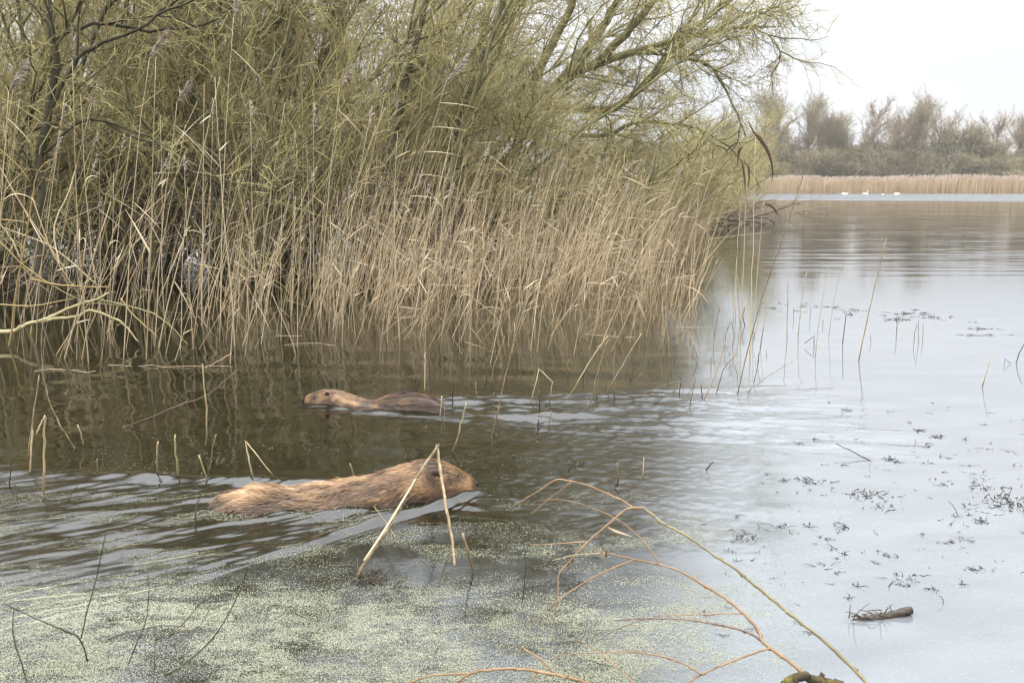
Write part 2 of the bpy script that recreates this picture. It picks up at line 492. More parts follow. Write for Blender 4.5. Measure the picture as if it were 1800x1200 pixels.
# long low ripples on the open lake, and a wind-ruffled strip by the far shore
near = mathn('MULTIPLY', mapr(sp.outputs['Y'], 9.0, 16.0), mapr(mathn('MULTIPLY_ADD', sp.outputs['Y'], -0.215, sp.outputs['X']), -0.5, 0.3))
nl = noise((0.35, 1.6, 1), 3, 0.5)
nm = noise((1.2, 5.0, 1), 2, 0.5, (3, 1, 0))
edge = mathn('MULTIPLY_ADD', noise((0.05, 0.02, 1), 3), 30.0, sp.outputs['Y'])
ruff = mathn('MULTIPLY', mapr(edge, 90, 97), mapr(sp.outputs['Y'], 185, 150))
calm = mathn('MULTIPLY_ADD', noise((0.10, 0.22, 1), 2, 0.5, (7, 3, 0)), 1.6, -0.35, True)
hh = mathn('MULTIPLY', mathn('ADD', mathn('MULTIPLY', nl, 0.035), mathn('MULTIPLY', nm, 0.005)), mathn('MULTIPLY', near, calm))
hr = mathn('MULTIPLY', noise((1.6, 2.2, 1), 3, 0.6, (9, 4, 0)), mathn('MULTIPLY', ruff, 0.9))
nf = mathn('MULTIPLY', noise((14, 22, 1), 3, 0.55), 0.0005)
nearw = mapr(sp.outputs['Y'], 24.0, 6.0, 0.35, 1.0)
ra = n.new('ShaderNodeAttribute'); ra.attribute_name = 'rnd'
nfine = mathn('MULTIPLY', mathn('ADD', mathn('MULTIPLY', noise((26, 40, 1), 4, 0.6, (2, 5, 0)), 0.0013), mathn('ADD', mathn('MULTIPLY', noise((70, 110, 1), 2, 0.6, (1, 1, 0)), 0.0009), mathn('MULTIPLY', noise((7, 13, 1), 2, 0.5, (4, 1, 0)), 0.003))), ra.outputs['Fac'])
hs = mathn('ADD', mathn('ADD', mathn('ADD', hh, hr), mathn('MULTIPLY', nf, nearw)), nfine)
bp = n.new('ShaderNodeBump'); bp.inputs['Strength'].default_value = 1.0; bp.inputs['Distance'].default_value = 1.0
l.new(hs, bp.inputs['Height']); l.new(bp.outputs[0], b.inputs['Normal'])
# murky brown-green water with a pale film of pollen and dust where it lies still, and reflected sky brightness painted in with it
film_sky_n = noise((2.2, 5.0, 1), 6, 0.65, (1, 2, 0))
film_sky_s = noise((90, 110, 1), 2, 0.6)
xr = mathn('MULTIPLY_ADD', sp.outputs['Y'], -0.20, sp.outputs['X'])
openw = mapr(xr, -0.30, 0.15)
shore = mapr(sp.outputs['Y'], 3.0, 2.3)
film_sky_tint = mathn('MULTIPLY', mathn('MAXIMUM', openw, mathn('MULTIPLY', shore, mathn('MULTIPLY', mapr(noise((230, 290, 1), 2, 0.7, (3, 3, 0)), 0.46, 0.60), mapr(noise((5, 9, 1), 4, 0.65, (8, 2, 0)), 0.36, 0.58, 0.15, 1.0)))), mapr(sp.outputs['Y'], 14.0, 7.0))
film_sky_tint = mathn('MULTIPLY', film_sky_tint, mathn('MULTIPLY_ADD', mapr(film_sky_n, 0.30, 0.70), 0.04, mathn('MULTIPLY_ADD', mapr(film_sky_s, 0.56, 0.66), 0.03, 0.16)))
film_sky_tint = mathn('MAXIMUM', film_sky_tint, mathn('MULTIPLY', ruff, mapr(noise((0.06, 0.25, 1), 4, 0.65, (5, 5, 0)), 0.42, 0.66, 0.02, 0.24)))  # pale sky reflection of the ruffled strip, painted into the base colour
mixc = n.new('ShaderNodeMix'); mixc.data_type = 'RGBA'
l.new(film_sky_tint, mixc.inputs[0])
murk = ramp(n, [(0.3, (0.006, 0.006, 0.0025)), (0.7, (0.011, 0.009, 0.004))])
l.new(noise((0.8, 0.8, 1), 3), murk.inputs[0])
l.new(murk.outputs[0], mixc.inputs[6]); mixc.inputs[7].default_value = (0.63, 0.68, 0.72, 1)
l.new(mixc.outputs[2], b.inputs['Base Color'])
l.new(mapr(ruff, 0, 1, 0.03, 0.42), b.inputs['Roughness'])
b.inputs['IOR'].default_value = 1.50
M['water'] = m
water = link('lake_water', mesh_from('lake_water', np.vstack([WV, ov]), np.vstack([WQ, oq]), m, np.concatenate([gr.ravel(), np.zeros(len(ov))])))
tag(water, kind='structure')

# ------------------------------------------------------------------ far bank
gm = []
NXB = 60
bx_ = np.linspace(-260, 320, NXB)
prof = [(152.0, -0.4), (154, 0.05), (158, 0.25), (170, 0.6), (230, 1.2), (420, 2.0), (690, 2.0)]
BV = np.array([(x, y + 2.5 * math.sin(x * 0.05) * (1 if y < 200 else 0), z) for (y, z) in prof for x in bx_])
BQ = np.array([(i * NXB + j, i * NXB + j + 1, (i + 1) * NXB + j + 1, (i + 1) * NXB + j) for i in range(len(prof) - 1) for j in range(NXB - 1)])
tag(link('far_bank', mesh_from('far_bank', BV, BQ, M['ground'])), kind='structure')


def shoreY(x):
    return 154 + 2.5 * np.sin(x * 0.05)


s = Strands(); s2 = Strands()
for i in range(26000):
    x = rng.uniform(8, 128)
    y = shoreY(x) - 0.8 + 9 * rng.random() ** 1.4
    hgt = (1.95 + 0.9 * fbm(x * 0.16, 3.0, 3)) * rng.uniform(0.75, 1.05)
    lean = rng.normal(0.12, 0.12)
    w = rng.uniform(0.03, 0.075)
    s.ribbon([(x, y, -0.1), (x + lean * 0.5, y, hgt * 0.55), (x + lean * 1.6, y, hgt)], [w, w * 1.1, w * 0.4], (1, rng.normal(0, 0.5), 0), rng.random())
    if i % 3 == 0:
        s2.ribbon([(x + lean * 1.5, y, hgt * 0.93), (x + lean * 1.6 + 0.07, y, hgt * 1.05), (x + lean * 1.6 + 0.16, y, hgt * 1.1)], [0.05, 0.13, 0.03], (1, rng.normal(0, 0.5), 0), rng.random())
frb = link('reed_bed', s.mesh('reed_bed', M['far_reed']))
tag(frb, 'long band of pale tan reeds along the far shore', 'reed bed', kind='stuff')
kid('plumes', s2.mesh('plumes', M['far_plume']), frb)['kind'] = 'stuff'


# generic branching ---------------------------------------------------------
def rot_away(d, ang, rg):
    a = np.cross(d, rg.normal(size=3)); a = unit(a)
    return unit(d * math.cos(ang) + a * math.sin(ang))


def grow(p, d, length, r0, n, wander, lift, rg, r1=None):
    pts = [np.array(p, float)]
    d = unit(np.array(d, float)); st = length / (n - 1)
    for i in range(n - 1):
        d = unit(d + rg.normal(0, wander, 3) + np.array([lift[0], lift[1], lift[2]]))
        pts.append(pts[-1] + d * st)
    rad = np.linspace(r0, r0 * 0.35 if r1 is None else r1, n)
    return np.array(pts), rad


def far_tree(kind, seed, mat):
    """bare crown: kind = (height, spread angle, upright)"""
    rg = np.random.default_rng(seed)
    hgt, spread, up, stems = kind
    tr, cr_ = Strands(), Strands()
    for k in range(stems):
        d = unit(np.array([rg.normal(0, 0.16 * (stems > 1) + 0.03), rg.normal(0, 0.1), 1]))
        pts, rad = grow((rg.normal(0, 0.3 * (stems > 1)), 0, 0), d, hgt * rg.uniform(0.8, 1.0), 0.17, 9, 0.05, (0, 0, 0.03), rg, 0.03)
        tr.tube(pts, rad, rg.random(), 5)
        for t in np.linspace(0.22, 0.98, 20):
            i = t * 8; a = int(min(i, 7)); q = pts[a] * (1 - (i - a)) + pts[a + 1] * (i - a)
            L = hgt * (0.16 + 0.26 * math.sin(math.pi * min(1, (t - 0.1) * 1.05))) * rg.uniform(0.6, 1.2)
            bd = rot_away(unit(pts[a + 1] - pts[a]), spread * rg.uniform(0.6, 1.2), rg)
            bp_, br = grow(q, bd, L, 0.06, 6, 0.13, (0, 0, up), rg, 0.02)
            tr.tube(bp_, br, rg.random(), 4)
            for u in range(16):
                f = rg.uniform(0.15, 1); i2 = f * 5; a2 = int(min(i2, 4)); q2 = bp_[a2] * (1 - (i2 - a2)) + bp_[a2 + 1] * (i2 - a2)
                d2 = rot_away(unit(bp_[a2 + 1] - bp_[a2]), rg.uniform(0.3, 0.9), rg)
                p2, r2 = grow(q2, d2, L * rg.uniform(0.2, 0.45), 0.024, 4, 0.2, (0, 0, up), rg, 0.016)
                cr_.tube(p2, r2 * 1.25, rg.random(), 3)
                for w in range(5):
                    d3 = rot_away(d2, rg.uniform(0.4, 0.9), rg)
                    p3, r3 = grow(p2[rg.integers(1, 4)], d3, L * rg.uniform(0.1, 0.25), 0.018, 3, 0.2, (0, 0, up), rg, 0.009)
                    cr_.tube(p3, r3, rg.random(), 3)
    return tr.mesh('trunk', M['far_twig']), cr_.mesh('crown', mat)


def far_bush(seed):
    rg = np.random.default_rng(seed)
    tr, cr_ = Strands(), Strands()
    for k in range(9):
        d = unit(np.array([rg.normal(0, 0.6), rg.normal(0, 0.5), 1]))
        pts, rad = grow((rg.normal(0, 0.5), rg.normal(0, 0.5), 0), d, rg.uniform(3.5, 6.0), 0.09, 6, 0.1, (0, 0, 0.05), rg)
        tr.tube(pts, rad, rg.random(), 4)
    lob = [(rg.normal(0, 1.7), rg.normal(0, 1.2), rg.uniform(1.2, 4.9), rg.uniform(0.9, 1.8)) for _ in range(15)]
    for (x, y, z, r) in lob:
        tone = rg.random()
        for i in range(430):
            v = rg.normal(size=3); v = unit(v) * r * rg.random() ** 0.4
            p = np.array([x, y, z]) + v * np.array([1, 1, 0.8])
            if p[2] < 0: continue
            d = unit(v + np.array([0, 0, 0.8]) + rg.normal(0, 0.4, 3))
            cr_.ribbon([p, p + d * rg.uniform(0.25, 0.6)], [rg.uniform(0.04, 0.10), 0.02], rg.normal(size=3), np.clip(tone * 0.6 + 0.4 * rg.random(), 0, 1))
    return tr.mesh('stems', M['far_twig']), cr_.mesh('crown', M['far_bush'])


FT = [(1345, 'low bare tree by the willow'), (1395, 'yellowish upright trees'), (1465, 'thin grey and brownish far trees'), (1530, 'tall dark-trunked far tree'),
      (1600, 'narrow far tree standing alone'), (1672, 'round-crowned far tree'), (1722, 'small sparse far tree'), (1770, 'spreading far tree'), (1830, 'far tree at the right edge')]
bushes = [far_bush(100 + i) for i in range(5)]
k = 0
for row, (yy, n_, sc_) in enumerate(((166, 26, 1.0), (172, 24, 1.22), (179, 22, 1.42))):
    for i in range(n_):
        X = -4 + (i + 0.5 + rng.uniform(-0.4, 0.4)) * 128 / n_
        Y = yy + rng.uniform(-2, 2)
        px = 900 + F * X / Y
        if px > 2000 or px < 1050: continue
        w_ = min(FT, key=lambda q: abs(q[0] - px))[1]
        o = empty('scrub_bush', (X, Y, 0.4), '%s grey-green scrub bush below the %s' % (('front', 'middle-row', 'rear')[row], w_), 'bush', 'scrub bushes on the far shore')
        tm, cm_ = bushes[rng.integers(5)]
        link('stems', tm, o); link('crown', cm_, o)
        f_ = sc_ * rng.uniform(0.8, 1.2)
        o.scale = (f_ * rng.uniform(1, 1.5), f_ * 1.1, f_ * rng.uniform(0.85, 1.1)); o.rotation_euler[2] = rng.uniform(0, 6.28)
        k += 1

far_kinds = {'slim': (far_tree((12, 0.35, 0.10, 2), 1, M['far_warm'])), 'wide': far_tree((11, 0.75, 0.06, 1), 2, M['far_twig']),
             'open': far_tree((12, 0.6, 0.04, 1), 3, M['far_twig']), 'multi': far_tree((10, 0.5, 0.08, 3), 4, M['far_twig']),
             'warm': far_tree((10, 0.5, 0.06, 2), 5, M['far_warm'])}
for (px, top, knd, lab) in [
    (1345, 238, 'multi', 'low bare tree at the near end of the far tree line, by the willow'),
    (1378, 182, 'slim', 'tall narrow tree with yellowish upright branches above far scrub'),
    (1412, 190, 'slim', 'yellowish upright tree close beside the tallest narrow one'),
    (1448, 203, 'multi', 'thin grey bare tree just right of the yellowish upright pair'),
    (1480, 205, 'warm', 'brownish bushy-topped tree in the middle of the far line'),
    (1530, 176, 'open', 'tall open bare tree with a dark single trunk on far shore'),
    (1568, 196, 'open', 'sparse leaning bare tree right of the dark single trunk'),
    (1604, 192, 'slim', 'narrow bare tree standing alone left of the round crown'),
    (1672, 178, 'wide', 'large bare tree with broad rounded crown on the far shore'),
    (1722, 232, 'multi', 'small sparse tree between the round crown and the spreading tree'),
    (1762, 190, 'wide', 'bare spreading tree right of the round-crowned one on far shore'),
    (1800, 225, 'multi', 'bare tree cut by the right edge of the photo')]:
    Y = 176 + rng.uniform(-3, 5)
    tp = P(px, top, Y)
    o = empty('bare_tree', (tp[0], Y, 0.6), lab, 'tree', 'bare trees on the far shore')
    tm, cm_ = far_kinds[knd]
    link('trunk', tm, o); link('crown', cm_, o)
    base_h = {'slim': 12, 'wide': 12.5, 'open': 12.5, 'multi': 10.5, 'warm': 10.5}[knd]
    f_ = (tp[2] - 0.6) / base_h
    o.scale = (f_, f_, f_); o.rotation_euler[2] = rng.uniform(0, 6.28)


rg = np.random.default_rng(404)
for i in range(10):
    px = 1300 + i * 56 + rg.uniform(-8, 8); top = rg.uniform(212, 240); Y = rg.uniform(181, 188)
    tp = P(px, top, Y); knd = ['multi', 'open', 'wide', 'slim', 'multi'][rg.integers(5)]
    w_ = min(FT, key=lambda q: abs(q[0] - px))[1]
    o = empty('bare_tree', (tp[0], Y, 0.6), 'thin hazy bare tree in the hindmost row behind the %s' % w_, 'tree', 'hindmost bare trees of the far wood')
    tm, cm_ = far_kinds[knd]; link('trunk', tm, o); link('crown', cm_, o)
    f_ = (tp[2] - 0.6) / {'slim': 12, 'wide': 12.5, 'open': 12.5, 'multi': 10.5}[knd]
    o.scale = (f_, f_, f_); o.rotation_euler[2] = rg.uniform(0, 6.28)


# swans -----------------------------------------------------------------------
def loft(name, st, k, mat, rnd=0.5):
    """st: rows (x, zc, hw, hh) along x; closed ends"""
    V = []
    an = np.linspace(0, 2 * math.pi, k, endpoint=False)
    for (x, zc, hw, hh) in st:
        for a in an:
            V.append((x, hw * math.cos(a), zc + hh * math.sin(a)))
    m_ = len(st)
    Q = [(i * k + j, i * k + (j + 1) % k, (i + 1) * k + (j + 1) % k, (i + 1) * k + j) for i in range(m_ - 1) for j in range(k)]
    T = []
    V.append((st[0][0], 0, st[0][1])); V.append((st[-1][0], 0, st[-1][1]))
    for j in range(k):
        T.append((m_ * k, (j + 1) % k, j)); T.append((m_ * k + 1, (m_ - 1) * k + j, (m_ - 1) * k + (j + 1) % k))
    return mesh_from(name, V, np.array(Q), mat, np.full(len(V), rnd), np.array(T))


for (px, py, rot, neck, lab) in [(1484, 343, 0.0, 'down', 'white swan feeding with lowered neck, first from the willow'),
                                 (1521, 343, 0.3, 'up', 'white swan with raised neck near the far reeds'),
                                 (1577, 343, 2.2, 'down', 'white swan farthest from the willow on the pale water strip'),
                                 (1552, 343.4, 1.4, 'tiny', 'small white bird between the two pairs of swans')]:
    g_ = G(px, py)
    o = empty('swan' if neck != 'tiny' else 'white_bird', (g_[0], g_[1], 0), lab, 'swan' if neck != 'tiny' else 'bird', 'white swans by the far shore')
    body = loft('body', [(-0.62, 0.24, 0.02, 0.02), (-0.5, 0.22, 0.12, 0.07), (-0.3, 0.17, 0.23, 0.19), (0, 0.13, 0.27, 0.23), (0.25, 0.12, 0.24, 0.2), (0.42, 0.12, 0.15, 0.14), (0.5, 0.13, 0.05, 0.05)], 14, M['swan'])
    link('body', body, o)
    st = Strands()
    npts = [(0.4, 0, 0.15), (0.52, 0, 0.3), (0.48, 0, 0.5), (0.44, 0, 0.68), (0.52, 0, 0.78), (0.6, 0, 0.76)] if neck == 'up' else [(0.4, 0, 0.15), (0.5, 0, 0.3), (0.52, 0, 0.36), (0.6, 0, 0.3), (0.68, 0, 0.2), (0.72, 0, 0.14)]
    pp = smooth_poly(npts, 10); st.tube(pp, np.linspace(0.07, 0.045, 10), 0.5, 8)
    link('neck', st.mesh('neck', M['swan']), o)
    st = Strands(); e = pp[-1]; d = unit(pp[-1] - pp[-2])
    st.tube([e, e + d * 0.06, e + d * 0.12], [0.035, 0.025, 0.01], 0.5, 6)
    link('beak', st.mesh('beak', M['beak']), o)
    o.rotation_euler[2] = rot
    o.scale = (0.45,) * 3 if neck == 'tiny' else (0.72,) * 3


# thin winter haze in one closed box round everything
hz = bpy.data.meshes.new('haze')
HB = [(x, y, z) for x in (-440, 440) for y in (-90, 730) for z in (-1.5, 26)]
hz.from_pydata(HB, [], [(0, 1, 3, 2), (4, 6, 7, 5), (0, 4, 5, 1), (2, 3, 7, 6), (0, 2, 6, 4), (1, 5, 7, 3)])
hm = bpy.data.materials.new('haze'); hm.use_nodes = True
hm.node_tree.nodes.clear()
ho = hm.node_tree.nodes.new('ShaderNodeOutputMaterial'); hv = hm.node_tree.nodes.new('ShaderNodeVolumePrincipled')
hv.inputs['Color'].default_value = (0.98, 0.98, 0.98, 1); hv.inputs['Density'].default_value = 0.0004; hv.inputs['Anisotropy'].default_value = 0.2
hm.node_tree.links.new(hv.outputs[0], ho.inputs['Volume'])
hz.materials.append(hm)
tag(link('haze', hz), 'thin pale winter haze over the lake', 'haze', kind='stuff')

# ------------------------------------------------------------------ willows
def branchlets(tw, pts, rad0, length, n, rg, bias=(0, 0, 0), ang=(0.4, 1.25), lev=2, k=3, thick=0.0065):
    """twigs (and their twigs) along a limb"""
    m_ = len(pts)
    for u in range(n):
        f = rg.uniform(0.12, 1.0) * (m_ - 1); a = int(min(f, m_ - 2)); q = pts[a] * (1 - (f - a)) + pts[a + 1] * (f - a)
        d = rot_away(unit(pts[a + 1] - pts[a]), rg.uniform(*ang), rg)
        d = unit(d + np.array(bias))
        L = length * rg.uniform(0.5, 1.25)
        p2, r2 = grow(q, d, L, thick * rg.uniform(0.7, 1.3) * (2.0 if lev > 1 else 1.0), 6 if lev > 1 else 5, 0.22, (0.01, 0, 0.0), rg, 0.0022)
        tw.tube(p2, r2, np.clip(rg.normal(0.55, 0.22), 0, 1), 3)
        if lev > 0:
            branchlets(tw, p2, r2, L * 0.5, int(rg.integers(4, 8)), rg, bias, ang, lev - 1, 3, thick * 0.7)


def willow(seed, stems=7, hgt=5.0, lean=(0.18, 0), dens=1.0):
    rg = np.random.default_rng(seed)
    tr, tw, br = Strands(), Strands(), Strands()
    for sidx in range(stems):
        a = rg.uniform(0, 2 * math.pi)
        o_ = rg.uniform(0.15, 0.75)
        d = unit(np.array([math.cos(a) * o_ + lean[0], math.sin(a) * o_ * 0.8 + lean[1], 1]))
        p0 = np.array([math.cos(a) * 0.3, math.sin(a) * 0.3, -0.15])
        L = hgt * rg.uniform(0.75, 1.15)
        r0 = rg.uniform(0.02, 0.058)
        pts, rad = grow(p0, d, L, r0, 12, 0.09, (0.01, 0, 0.02), rg, 0.012)
        tr.tube(pts, rad, np.clip(rg.normal(0.5, 0.25), 0, 1), 7)
        for t in rg.uniform(0.10, 0.98, int(15 * dens)):
            i = t * 11; a_ = int(min(i, 10)); q = pts[a_] * (1 - (i - a_)) + pts[a_ + 1] * (i - a_)
            bd = unit(rot_away(unit(pts[a_ + 1] - pts[a_]), rg.uniform(0.35, 0.95), rg) + np.array([0.15, 0, 0.1]))
            bp_, br_ = grow(q, bd, rg.uniform(0.9, 2.2), 0.018 * rg.uniform(0.6, 1.2), 8, 0.19, (0.02, 0, 0.015), rg, 0.004)
            tr.tube(bp_, br_, np.clip(rg.normal(0.55, 0.25), 0, 1), 5)
            branchlets(tw, bp_, br_, 0.7, int(11 * dens), rg, (0.1, 0, 0.05), lev=1)
    for i in range(int(105 * dens)):        # long straight shoots from the stool
        a = rg.uniform(0, 2 * math.pi); r = rg.uniform(0.1, 1.3)
        d = unit(np.array([rg.normal(0.25, 0.42), rg.normal(0, 0.35), 1]))
        p2, r2 = grow((math.cos(a) * r, math.sin(a) * r, rg.uniform(-0.1, 0.7)), d, rg.uniform(1.6, 4.2), rg.uniform(0.006, 0.013), 8, 0.12, (0.015, 0, -0.01), rg, 0.003)
        tw.tube(p2, r2, np.clip(rg.normal(0.6, 0.25), 0, 1), 4)
        branchlets(tw, p2, r2, 0.45, 5, rg, (0.1, 0, 0.25), (0.3, 0.7), lev=0)
    for i in range(int(260 * dens)):       # brown dead brush low down
        a = rg.uniform(0, 2 * math.pi); r = rg.uniform(0.0, 1.7)
        p = np.array([math.cos(a) * r, math.sin(a) * r, rg.uniform(-0.05, 1.3)])
        d = unit(np.array([rg.normal(0.1, 0.7), rg.normal(0, 0.6), rg.normal(0.45, 0.6)]))
        p2, r2 = grow(p, d, rg.uniform(0.5, 1.4), 0.006, 6, 0.16, (0, 0, 0), rg, 0.002)
        br.tube(p2, r2, rg.random(), 3)
        branchlets(br, p2, r2, 0.35, 4, rg, (0, 0, 0.1), (0.4, 1.0), lev=0)
    return tr.mesh('trunk', M['bark']), tw.mesh('crown', M['twig']), br.mesh('dead_brush', M['brush'])


WIL = [willow(201, 7, 7.2), willow(202, 6, 7.6), willow(203, 8, 6.8), willow(204, 6, 7.8), willow(205, 7, 6.2)]
GRPW = 'willows of the flooded thicket'
WILLOWS = [
    (-8.2, 12.8, 0, 1.0), (-6.4, 11.8, 1, 0.95), (-4.7, 12.6, 2, 1.05), (-3.1, 11.9, 3, 0.9), (-1.6, 12.9, 0, 0.95), (-0.2, 13.3, 2, 0.9), (1.0, 14.2, 4, 0.85),
    (-9.0, 16, 3, 1.05), (-6.5, 15.6, 2, 1.1), (-4.2, 16.2, 0, 1.1), (-2.0, 15.8, 1, 1.05), (-0.2, 16.6, 3, 1.0), (1.5, 17.2, 2, 0.85), (2.6, 18.5, 4, 0.75),
    (-11, 21, 1, 0.9), (-8, 20.5, 0, 0.8), (-4.6, 21, 2, 0.85), (-1.5, 20.5, 3, 0.8), (-0.3, 21.5, 0, 0.8), (1.8, 21.5, 1, 0.8),
    (3.6, 23.5, 2, 0.7), (5.0, 28.5, 4, 0.72), (6.6, 34, 4, 0.52), (8.2, 42, 4, 0.62)]
ORD = ['first', 'second', 'third', 'fourth', 'fifth', 'sixth', 'seventh', 'eighth']
ROWN = {}
for nm_, lo_, hi_ in (('front', 0, 7), ('second', 7, 14), ('third', 14, 20), ('outer', 20, 24)):
    for r_i, w_i in enumerate(sorted(range(lo_, hi_), key=lambda q: WILLOWS[q][0] / WILLOWS[q][1])):
        ROWN[w_i] = (nm_, r_i)
for i, (x, y, v_, f_) in enumerate(WILLOWS):
    lab, grp = 'bare olive-twigged willow clump crowded into the flooded thicket behind the reeds', GRPW
    if i == 23: lab = 'small bushy willow at the far tip of the thicket, nearest the far shore'
    if i == 22: lab = 'rounded bushy willow next to the one at the tip of the thicket'
    if i == 0: lab = 'willow clump cut by the left edge of the photo behind the arching branch'
    o = empty('willow_tree', (x, y, 0), lab, 'tree', grp)
    pxc = 900 + F * x / y
    fz_ = f_
    if i not in (22, 23):
        ztop = CAM_H + (HOR - np.interp(pxc, [0, 500, 700, 850, 1000, 1150, 1300], [-700, -600, -350, 60, 185, 215, 240])) / F * y
        fz_ = min(f_, ztop / 7.4); f_ = min(f_, fz_)
        if lab.startswith('bare') and i in ROWN:
            lab = 'bare olive-twigged willow clump, %s from the left in the %s row of the flooded thicket' % (ORD[ROWN[i][1]], ROWN[i][0])
    o['label'] = lab
    tm, cm_, bm_ = WIL[v_]
    link('trunk', tm, o); link('crown', cm_, o); link('dead_brush', bm_, o)
    wd_ = max(f_, min(0.75, f_ * 1.5)); o.scale = (wd_, wd_, fz_ * rng.uniform(0.92, 1.08)); o.rotation_euler[2] = rng.uniform(-0.7, 0.7)


def limb_tree(name_label, Y, limbs, dens, seed, bark='bark', cat='tree', base=None, lev=1, blen=1.0):
    rg = np.random.default_rng(seed)
    tr, tw = Strands(), Strands()
    org = None
    for pxs, r0, r1, dy in limbs:
        pts = [P(a, b_, Y + dy * (i / (len(pxs) - 1))) for i, (a, b_) in enumerate(pxs)]
        pts = smooth_poly(pts, 16, 0.012)
        if org is None: org = pts[0].copy(); org[2] = 0
        tr.tube(pts, np.linspace(r0, r1, 16), np.clip(rg.normal(0.5, 0.15), 0, 1), 8)
        L = np.linalg.norm(np.diff(pts, axis=0), axis=1).sum()
        for u in range(int(L * dens)):
            f = rg.uniform(0.15, 1.0) * 15; a_ = int(min(f, 14)); q = pts[a_] * (1 - (f - a_)) + pts[a_ + 1] * (f - a_)
            bd = unit(rot_away(unit(pts[a_ + 1] - pts[a_]), rg.uniform(0.4, 1.0), rg) + np.array([0.1, 0, 0.12]))
            bp_, br_ = grow(q, bd, blen * rg.uniform(0.6, 1.5), 0.014, 8, 0.16, (0.02, 0, 0.0), rg, 0.004)
            tr.tube(bp_, br_, np.clip(rg.normal(0.5, 0.2), 0, 1), 4)
            branchlets(tw, bp_, br_, 0.55 * blen, 10, rg, (0.05, 0, 0.0), (0.4, 1.1), lev=lev, thick=0.0048)
    o = empty('willow_tree', org, name_label, cat, GRPW)
    link('trunk', tr.mesh('trunk', M[bark], org), o)
    link('crown', tw.mesh('crown', M['twig'], org), o)
    return o


limb_tree('mossy willow leaning out over the lake with a wide fan of bare limbs', 16.0, [
    ([(850, 470), (880, 330), (930, 205), (990, 142), (1060, 108), (1150, 82), (1240, 58), (1310, 48), (1365, 46)], 0.14, 0.012, 1.0),
    ([(985, 145), (1030, 90), (1075, 20), (1110, -40)], 0.08, 0.05, 0.4),
    ([(1050, 110), (1100, 60), (1150, 0), (1190, -60)], 0.07, 0.04, -0.4),
    ([(930, 205), (1000, 190), (1080, 190), (1150, 130), (1210, 60), (1290, -10)], 0.075, 0.03, 0.8),
    ([(1060, 108), (1130, 92), (1190, 100), (1250, 120), (1290, 190), (1310, 240)], 0.04, 0.01, 0.6),
    ([(870, 350), (850, 200), (845, 90), (870, -40)], 0.09, 0.06, 0.6),
    ([(900, 260), (950, 120), (1000, 20), (1020, -60)], 0.08, 0.05, -0.3),
    ([(1150, 82), (1230, 40), (1300, -10), (1360, -40)], 0.035, 0.015, 0.5),
    ([(1255, 55), (1310, 25), (1360, 12), (1395, 0)], 0.02, 0.008, 0.3),
    ([(1310, 48), (1345, 58), (1370, 95), (1365, 125)], 0.012, 0.005, 0.2),
    ([(930, 205), (1040, 240), (1130, 215), (1220, 225), (1285, 260)], 0.045, 0.012, 0.8),
], 6.0, 61, lev=1, blen=0.72)
limb_tree('dark-barked upright willow stem with arching side branches beside the lake reeds', 10.0, [
    ([(70, 560), (72, 300), (85, 200), (100, 110), (97, 55), (78, -20), (70, -60)], 0.05, 0.035, 0.0),
    ([(100, 70), (140, 50), (185, 38), (240, 52), (345, 47), (400, 20), (420, -20)], 0.018, 0.012, 0.3),
    ([(85, 200), (130, 115), (170, 82), (230, 60), (320, -5)], 0.024, 0.012, -0.3),
    ([(78, 270), (150, 210), (260, 240), (330, 300), (420, 350)], 0.018, 0.008, 0.3),
], 1.6, 62, blen=0.8, bark='dark_bark')
limb_tree('stout grey willow trunk forking high up in the thicket', 13.5, [
    ([(470, 500), (490, 250), (500, 130), (515, 40), (530, -40)], 0.07, 0.05, 0.3),
    ([(500, 130), (480, 20), (455, -30)], 0.04, 0.03, 0.2),
    ([(495, 250), (560, 120), (620, 20), (650, -30)], 0.04, 0.025, 0.4),
], 1.5, 63, blen=0.8)
limb_tree('willow with thick dark stems rising steeply in the middle of the thicket', 13.0, [
    ([(650, 500), (680, 300), (720, 120), (760, -40)], 0.05, 0.035, 0.3),
    ([(745, 490), (770, 330), (830, 150), (870, 40), (900, -40)], 0.05, 0.035, 0.5),
    ([(520, 480), (560, 330), (640, 200), (760, 100)], 0.04, 0.02, 0.5),
    ([(375, 480), (380, 380), (345, 300), (300, 200), (260, 60)], 0.05, 0.03, 0.5),
    ([(600, 320), (700, 330), (820, 345), (960, 360)], 0.02, 0.008, -0.6),
    ([(690, 480), (700, 410), (760, 340), (850, 290)], 0.03, 0.012, -0.3),
], 1.4, 64, blen=0.8, bark='dark_bark')

# bank brush at the tip of the thicket and sprawling bare branches there
rg = np.random.default_rng(77)
for (px0, py0, n_, lab) in [(1255, 392, 26, 'tangle of low bare branches drooping to the water at the thicket tip'),
                            (1300, 372, 22, 'sprawling dead branches lying over the water beyond the last reeds')]:
    g_ = G(px0, py0); st = Strands()
    for i in range(n_):
        d = unit(np.array([rg.normal(0.5, 0.6), rg.normal(0, 0.5), rg.normal(0.25, 0.25)]))
        p2, r2 = grow(rg.normal(0, 0.7, 3) * np.array([1, 1, 0.1]) + np.array([0, 0, 0.1]), d, rg.uniform(1, 2.6), 0.03, 7, 0.18, (0.02, 0, -0.05), rg, 0.006)
        st.tube(p2, r2, rg.random(), 4)
        branchlets(st, p2, r2, 0.9, 7, rg, (0.1, 0, 0), (0.4, 1.1), lev=0, thick=0.012)
    o = empty('fallen_branches', (g_[0], g_[1], 0), lab, 'branch')
    link('branches', st.mesh('branches', M['brush']), o)


